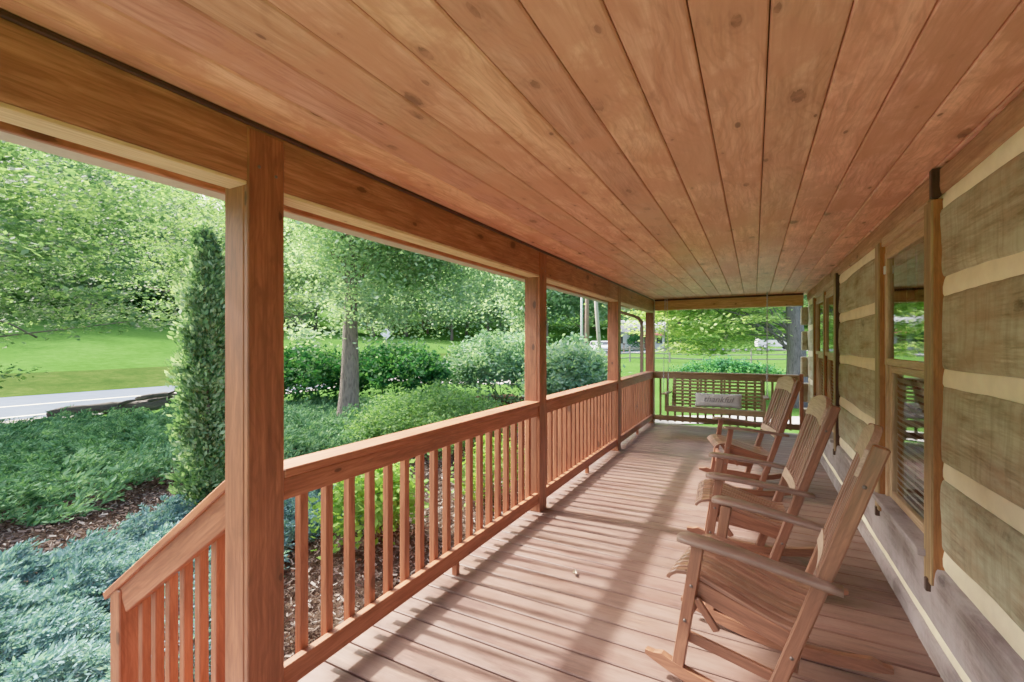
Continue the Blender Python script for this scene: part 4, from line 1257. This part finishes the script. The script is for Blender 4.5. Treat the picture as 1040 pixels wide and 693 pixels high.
def chain(a, b, parent):
    a = np.array(a, float); b = np.array(b, float); L = np.linalg.norm(b - a); d = (b - a) / L
    n = int(L / 0.027); m = MB()
    s1 = np.cross(d, (0, 1, 0.3)); s1 /= np.linalg.norm(s1); s2 = np.cross(d, s1)
    for k in range(n):
        c = a + d * (k + 0.5) * L / n; sv = s1 if k % 2 else s2
        ang = np.linspace(0, 2 * PI, 9)[:-1]
        path = [c + d * 0.0185 * math.cos(q) + sv * 0.0085 * math.sin(q) for q in ang]
        path.append(path[0])
        nv = np.cross(d, sv)
        V = []
        for i in range(8):
            rad = (np.array(path[i]) - c); rad /= np.linalg.norm(rad)
            for (p_, q_) in ((1, 0), (0, 1), (-1, 0), (0, -1)): V.append(path[i] + rad * 0.003 * p_ + nv * 0.003 * q_)
        F = [[i * 4 + j, i * 4 + (j + 1) % 4, ((i + 1) % 8) * 4 + (j + 1) % 4, ((i + 1) % 8) * 4 + j] for i in range(8) for j in range(4)]
        m.add(V, F, None, True)
    return m.build('chain', M['chain'], parent, fix=False)
for s in (-1, 1):
    for yy in (-0.24, 0.27):
        chain((s * (w / 2 + 0.04), yy, 0.60), (s * (w / 2 + 0.04), 0.02 + yy * 0.35, HC - 0.02), sw)
# pillow
pl = empty('lumbar_pillow', (-0.49, 7.66, 0.535), 0, 'grey lumbar pillow with dark script lettering lying on the swing seat', 'pillow')
nu, nv = 40, 18
V = []; 
for j in range(nv + 1):
    for i in range(nu + 1):
        u = -1 + 2 * i / nu; v = -1 + 2 * j / nv
        th = (max(0, 1 - u ** 4) * max(0, 1 - v ** 4)) ** 0.5 * 0.065
        px = u * 0.34 * (1 - 0.05 * (1 - abs(v)) * 0 - 0.04 * (1 - v * v) * abs(u) ** 3); pz = v * 0.115 * (1 - 0.06 * (1 - u * u)) 
        V.append((px, -th, pz))
N = len(V)
V2 = [(p[0], -p[1], p[2]) for p in V]
F = []
for j in range(nv):
    for i in range(nu):
        a = j * (nu + 1) + i
        F.append([a, a + 1, a + nu + 2, a + nu + 1]); F.append([N + a, N + a + nu + 1, N + a + nu + 2, N + a + 1])
V = np.array(V + V2); V += 0.003 * np.sin(V[:, [0]] * 40) * np.array((0, 1, 0.3))
m = MB(); m.add(V, F, None, True)
M['pillow'] = plain('grey_pillow_linen', (0.46, 0.45, 0.45), 0.9, 0.1, 0, 60, 0.12, 0.2)
cov = m.build('cover', M['pillow'], pl, fix=False)
bm_ = bmesh.new(); bm_.from_mesh(cov.data); bmesh.ops.remove_doubles(bm_, verts=bm_.verts, dist=0.0005); bmesh.ops.recalc_face_normals(bm_, faces=bm_.faces); bm_.to_mesh(cov.data); bm_.free()
fc = bpy.data.curves.new('pillow_text', 'FONT'); fc.body = 'thankful'; fc.size = 0.13; fc.shear = 0.35; fc.align_x = 'CENTER'; fc.align_y = 'CENTER'; fc.extrude = 0.002
fo = bpy.data.objects.new('lettering_src', fc); link(fo)
dg = bpy.context.evaluated_depsgraph_get(); dg.update()
tm = bpy.data.meshes.new_from_object(fo.evaluated_get(dg)); COL.objects.unlink(fo); bpy.data.objects.remove(fo)
tm.materials.clear(); M['ink'] = plain('dark_script_ink', (0.16, 0.16, 0.18), 0.8); tm.materials.append(M['ink'])
for v_ in tm.vertices:
    x, z = v_.co.x, v_.co.y
    u = x / 0.34; q = z / 0.115
    th = (max(0, 1 - u ** 4) * max(0, 1 - q ** 4)) ** 0.5 * 0.065
    v_.co = (x, -th - 0.006 - (0.002 if v_.co.z > 0 else 0), z)
to = link(bpy.data.objects.new('lettering', tm)); to.parent = pl
pl.rotation_euler = (math.radians(-20), 0, math.radians(2))
pl.location = (-0.50, 7.80, 0.515)

# ---------------------------------------------------------------- street furniture and far things
def pole(name, loc, h, r0, r1, mat, label, lean=(0, 0), arm=False, group='utility poles by the road'):
    root = empty(name, loc, 0, label, 'utility pole', group)
    m = MB(); m.tube([(0, 0, -0.3), (lean[0] * .5, lean[1] * .5, h / 2), (lean[0], lean[1], h)], [r0, (r0 + r1) / 2, r1], 12); m.build('shaft', mat, root)
    if arm:
        m = MB(); m.beam((-1.1, lean[1], h - 0.6), (1.1, lean[1], h - 0.6), 0.1, 0.12); m.build('crossarm', M['pole'], root)
        m = MB()
        for x in (-0.95, -0.35, 0.35, 0.95): m.tube([(x, lean[1], h - 0.54), (x, lean[1], h - 0.46), (x, lean[1], h - 0.40)], [0.03, 0.045, 0.02], 8)
        m.build('insulator', M['steel'], root)
    return root
pole('utility_pole', P0(-15.0, 42.8), 11, 0.11, 0.09, M['steel'], 'thin pale metal pole left of the brown utility pole')
pole('utility_pole', P0(-13.7, 40.6), 11, 0.21, 0.15, M['pole'], 'thick brown wooden utility pole with crossarm', arm=True)
pole('utility_pole', P0(-11.3, 37.0), 11, 0.17, 0.12, M['polegrey'], 'bleached grey utility pole leaning to the left', lean=(-1.0, 0.3))

sg = empty('road_sign', P0(-27.3, 28.8), math.radians(42), 'pale diamond road sign seen from behind on a thin post', 'road sign')
m = MB(); m.box((0, 0, 1.05), (0.06, 0.04, 2.4), None, 0.004, 2); m.build('post', M['fence'], sg)
m = MB(); Rm = Matrix.Rotation(PI / 4, 3, 'Y'); m.box((0, -0.035, 2.72), (0.66, 0.006, 0.66), Rm, 0.002, 0); m.build('sign_panel', plain('white_sign_back', (0.78, 0.80, 0.83), 0.5), sg)

# split rail fence
def rail_fence(pts, label):
    root = empty('rail_fence', (0, 0, 0), 0, label, 'fence')
    tops = []
    for (x, y) in pts:
        z = Z(x, y); m = MB(); m.box((x, y, z + 0.52), (0.10, 0.10, 1.25), None, 0.01, 2); m.build('fence_post', M['fence'], root); tops.append((x, y, z))
    for a, b in zip(tops[:-1], tops[1:]):
        m = MB()
        for h in (0.3, 0.65, 1.0): m.beam((a[0], a[1], a[2] + h), (b[0], b[1], b[2] + h), 0.04, 0.085, b=0.008)
        m.build('rail_panel', M['fence'], root)
rail_fence([(-13.4, 30.5), (-10.9, 32.6), (-8.3, 34.6), (-5.7, 36.4), (-3.0, 38.0), (-0.2, 39.4), (2.6, 40.6), (5.4, 41.6)], 'weathered three rail fence across the lawn beyond the porch end')

# mailboxes
def mailbox(x, y, label, rz=0.0):
    root = empty('mailbox', P0(x, y), rz, label, 'mailbox', 'mailboxes by the road')
    m = MB(); m.box((0, 0, 0.5), (0.10, 0.10, 1.15), None, 0.006, 2); m.build('post', M['pole'], root)
    m = MB()
    prof = [(-0.09, 0.0), (0.09, 0.0), (0.09, 0.12), (0.075, 0.17), (0.04, 0.20), (0, 0.21), (-0.04, 0.20), (-0.075, 0.17), (-0.09, 0.12)]
    m.sweep([(0, -0.25, 1.08), (0, 0.25, 1.08)], prof, smooth=False); m.build('box', plain('black_mailbox_paint', (0.04, 0.04, 0.045), 0.4), root)
    m = MB(); m.box((0.10, 0.05, 1.24), (0.01, 0.03, 0.14), None, 0.002, 2); m.build('flag', plain('red_flag_paint', (0.5, 0.05, 0.04), 0.4), root)
mailbox(-13.8, 54.5, 'black mailbox on a post in front of the white house'); mailbox(-7.6, 56.0, 'black mailbox on a post beside the road, right of the corner post')

# parked vehicles
def vehicle(name, loc, rz, body_c, label, cat, van=False):
    root = empty(name, loc, rz, label, cat)
    paint = plain(name + '_paint', body_c, 0.25, 0.6, 0.0, 5, 0.03)
    gl = M.setdefault('carglass', plain('dark_car_glass', (0.03, 0.035, 0.04), 0.08, 0.6)); rub = M.setdefault('rubber', plain('tyre_rubber', (0.03, 0.03, 0.03), 0.8))
    W_ = 1.8
    if van:
        side = [(-2.3, 0.4), (-2.3, 0.95), (-2.25, 1.15), (-2.2, 1.85), (-2.0, 1.98), (1.0, 1.98), (1.25, 1.9), (1.75, 1.2), (2.25, 1.05), (2.4, 0.8), (2.4, 0.4)]
        win = [(-2.0, 1.25), (-1.95, 1.8), (0.95, 1.8), (1.12, 1.75), (1.52, 1.25)]
        ws = [((1.30, 1.83), (1.72, 1.24))]
    else:
        side = [(-2.2, 0.35), (-2.25, 0.75), (-2.15, 1.0), (-1.8, 1.08), (-1.45, 1.5), (-1.1, 1.62), (0.3, 1.62), (0.6, 1.55), (1.1, 1.1), (1.9, 0.98), (2.25, 0.8), (2.3, 0.35)]
        win = [(-1.6, 1.1), (-1.3, 1.45), (-1.0, 1.54), (0.28, 1.54), (0.52, 1.47), (0.9, 1.1)]
        ws = [((0.65, 1.51), (1.07, 1.13))]
    m = MB(); m.prism(side, None, None, (0, 0, 0), W_); m.build('body', paint, root)
    m = MB()
    for s in (-1, 1): m.prism(win, None, None, (0, s * (W_ / 2 + 0.003), 0), 0.012)
    m.build('side_window', gl, root)
    for (a, b) in ws:
        m = MB(); d = np.array((b[0] - a[0], 0, b[1] - a[1])); nrm = np.array((-d[2], 0, d[0])); nrm /= np.linalg.norm(nrm); 
        if nrm[0] < 0: nrm = -nrm
        A = np.array((a[0], 0, a[1])) + nrm * 0.01; B = np.array((b[0], 0, b[1])) + nrm * 0.01
        m.beam(A, B, W_ - 0.3, 0.012); m.build('windscreen', gl, root)
    for x in (-1.4, 1.4):
        for s in (-1, 1):
            m = MB(); m.tube([(x, s * 0.72, 0.33), (x, s * 0.92, 0.33)], 0.33, 18); wh = m.build('wheel', rub, root)
            m = MB(); m.tube([(x, s * 0.915, 0.33), (x, s * 0.93, 0.33)], 0.19, 14); m.build('rim', M['steel'], wh)
    for s in (-1, 1):
        m = MB(); m.box((2.27 if not van else 2.37, s * 0.65, 0.78), (0.08, 0.34, 0.13), None, 0.02, 1); m.build('headlight', M['steel'], root)
vehicle('parked_car', P0(-17.6, 57.5, 0.05), math.radians(-55), (0.55, 0.58, 0.62), 'silver car parked near the bleached leaning pole', 'car')
vehicle('parked_van', P0(2.5, 71.8, 0.07), math.radians(12), (0.78, 0.78, 0.78), 'white van on the far road behind the layered tree boughs', 'van', True)

# white house with red awning
hs = empty('white_house', P0(-17.3, 79), math.radians(14), 'white sided house with grey gable roof and red awning far beyond the porch', 'house')
def siding():
    t = NT('white_siding'); tc = t.n('ShaderNodeTexCoord')
    sx = t.n('ShaderNodeSeparateXYZ'); t.l(tc.outputs['Object'], sx.inputs[0])
    f = t.math('FRACT', t.math('MULTIPLY', sx.outputs[2], 6.5))
    c = t.mix(t.math('LESS_THAN', f, 0.12), c4((0.78, 0.78, 0.77)), c4((0.45, 0.45, 0.46)))
    t.bsdf(c, 0.6, t.bump(f, 0.3, 0.02), 0.3); return t.mat
m = MB(); HW, HD, HH = 7.6, 6.0, 2.9
m.add([(-HW / 2, -HD / 2, -0.5), (HW / 2, -HD / 2, -0.5), (HW / 2, HD / 2, -0.5), (-HW / 2, HD / 2, -0.5), (-HW / 2, -HD / 2, HH), (HW / 2, -HD / 2, HH), (HW / 2, HD / 2, HH), (-HW / 2, HD / 2, HH), (-HW / 2, 0, HH + 1.9), (HW / 2, 0, HH + 1.9)],
      [[0, 1, 5, 4], [2, 3, 7, 6], [1, 2, 6, 9, 5], [3, 0, 4, 8, 7], [4, 5, 9, 8], [6, 7, 8, 9]])
m.build('wall', siding(), hs)
m = MB()
for s in (-1, 1): m.beam((0, s * (HD / 2 + 0.35), HH - 0.16), (0, 0, HH + 2.0), HW + 0.8, 0.1)
rfo = m.build('roof', plain('grey_shingles', (0.30, 0.31, 0.33), 0.8, 0.2, 0, 20, 0.2), hs)
m = MB(); m.box((1.5, 0.2, HH + 2.1), (0.6, 0.6, 1.3), None, 0.02, 2); m.build('chimney', plain('brick_chimney', (0.25, 0.1, 0.07), 0.9), rfo)
wf = plain('white_window_frame', (0.8, 0.8, 0.8), 0.5)
for x in (-3.2, -1.2, 3.0):
    m = MB()
    for dx in (-0.5, 0.5): m.box((x + dx, -HD / 2 - 0.03, 1.5), (0.08, 0.06, 1.36), None, 0.004, 2)
    for dz in (-0.64, 0.64): m.box((x, -HD / 2 - 0.03, 1.5 + dz), (0.92, 0.06, 0.08), None, 0.004, 0)
    fr = m.build('window', wf, hs)
    m = MB(); m.box((x, -HD / 2 - 0.012, 1.5), (0.93, 0.02, 1.22), None, 0.002, 2); m.build('pane', M['carglass'], fr)
m = MB(); m.box((1.1, -HD / 2 - 0.03, 1.0), (0.95, 0.05, 2.0), None, 0.004, 2); m.build('door', plain('dark_house_door', (0.12, 0.06, 0.04), 0.5), hs)
m = MB()
pr = [(0.0, 0.55), (-0.7, 0.42), (-1.4, 0.18), (-1.9, -0.1)]
V = []; 
for x in (-1.2, 3.6):
    for (dy, dz) in pr: V.append((x, -HD / 2 + dy, 2.3 + dz))
    for (dy, dz) in pr: V.append((x, -HD / 2 + dy, 2.25 + dz))
F = [[i, i + 1, 8 + i + 1, 8 + i] for i in range(3)] + [[4 + i, 8 + 4 + i, 8 + 5 + i, 5 + i] for i in range(3)] + [[0, 1, 2, 3, 7, 6, 5, 4], [8, 12, 13, 14, 15, 11, 10, 9], [3, 11, 15, 7], [0, 4, 12, 8]]
m.add(V, F, None, False); m.build('awning', plain('red_awning_cloth', (0.50, 0.05, 0.06), 0.7), hs)
for x in (-1.15, 3.55):
    m = MB(); m.box((x, -HD / 2 - 1.85, 1.0), (0.09, 0.09, 2.35), None, 0.004, 2); m.build('awning_post', wf, hs)

# old timbers piled along the near road edge
TB = [((-14.75, 4.4), (-16.5, 8.6), 0.16, 0.36, 'dark weathered timber lowest in the pile at the road edge, nearest the porch'),
      ((-15.3, 5.2), (-17.0, 9.4), 0.14, 0.38, 'dark weathered timber in the pile at the road edge, nearest the pavement'),
      ((-15.5, 6.4), (-17.3, 9.4), 0.10, 0.52, 'thinner dark timber lying on top of the pile at the road edge')]
for (a, b, r_, dz, lb) in TB:
    m = MB(); n = 9; t = np.linspace(0, 1, n)
    pth = np.column_stack((a[0] + (b[0] - a[0]) * t, a[1] + (b[1] - a[1]) * t, np.zeros(n)))
    n = 17; t = np.linspace(0, 1, n)
    pth = np.column_stack((a[0] + (b[0] - a[0]) * t + 0.10 * np.sin(t * 8 + a[1]), a[1] + (b[1] - a[1]) * t, np.zeros(n)))
    pth[:, 2] = zg(pth[:, 0], pth[:, 1]) + dz + 0.06 * np.sin(t * 7 + a[1] * 3)
    rr_ = r_ * (0.35 + 0.65 * np.sin(PI * (0.12 + 0.8 * t))) * (1 + 0.15 * np.sin(t * 23))
    m.tube(pth, list(rr_), 10)
    for kk in (5, 11): m.tube([pth[kk], pth[kk] + (0.15, 0.3, 0.14), pth[kk] + (0.22, 0.7, 0.20)], [r_ * 0.45, r_ * 0.3, r_ * 0.1], 8)
    tag(m.build('landscape_timber', M['timber']), lb, 'timber', 'old timbers along the road')

# a dry curled leaf on the boards
m = MB(); V = []; F = []
for i in range(7):
    u = i / 6; wv = 0.012 * math.sin(PI * min(1, u * 1.05)) + 0.001
    for q in (-1, 0, 1): V.append((u * 0.055, q * wv, 0.003 + 0.016 * (u - 0.5) ** 2 * 4 + 0.010 * abs(q)))
for i in range(6):
    for q in range(2): F.append([i * 3 + q, i * 3 + q + 1, i * 3 + q + 4, i * 3 + q + 3])
m.add(V, F, None, True)
lf = tag(m.build('fallen_leaf', plain('dry_leaf_tan', (0.42, 0.33, 0.24), 0.7), fix=False), 'single dry curled leaf lying on the porch boards', 'leaf')
lf.location = (-0.95, 2.58, 0.002); lf.rotation_euler = (0, 0, 1.9)

# overhead wire along the road
m = MB(); n = 30; t = np.linspace(0, 1, n)
pw = np.column_stack((-27.5 + 14 * t, -25 + 65.6 * t, 9.3 - 1.6 * np.sin(t * PI) + 1.2 * t))
m.tube(pw, 0.022, 5)
tag(m.build('utility_wire', M['bolt']), 'thin dark overhead wire running along the road', 'wire')

# ---------------------------------------------------------------- light
SUN_EL, = (math.radians(43.0),)
sd = Vector((-math.cos(SUN_EL), -0.035, math.sin(SUN_EL))).normalized()   # towards the sun
ld = bpy.data.lights.new('sun', 'SUN'); ld.energy = 4.2; ld.angle = math.radians(2.4); ld.color = (1.0, 0.95, 0.87)
lo = link(bpy.data.objects.new('sun', ld)); lo.rotation_euler = sd.to_track_quat('Z', 'Y').to_euler(); lo.location = (-20, 0, 20)
wd = bpy.data.worlds.new('World'); sc.world = wd; wd.use_nodes = True
nt = wd.node_tree; bg = nt.nodes['Background']
sky = nt.nodes.new('ShaderNodeTexSky'); sky.sky_type = 'NISHITA'; sky.sun_disc = False
sky.sun_elevation = SUN_EL; sky.sun_rotation = math.radians(270); sky.air_density = 1.0; sky.dust_density = 9.0; sky.ozone_density = 1.0
nt.links.new(sky.outputs[0], bg.inputs['Color']); bg.inputs['Strength'].default_value = 0.15

# ---------------------------------------------------------------- camera
cd = bpy.data.cameras.new('camera'); cam = link(bpy.data.objects.new('camera', cd))
cd.sensor_width = 36.0; cd.lens = 16.0; cd.clip_start = 0.05; cd.clip_end = 3000
cd.shift_y = 0.0034
cam.location = (0, 0, 1.395)
cam.rotation_euler = (math.radians(90), 0, math.radians(28.02))
sc.camera = cam
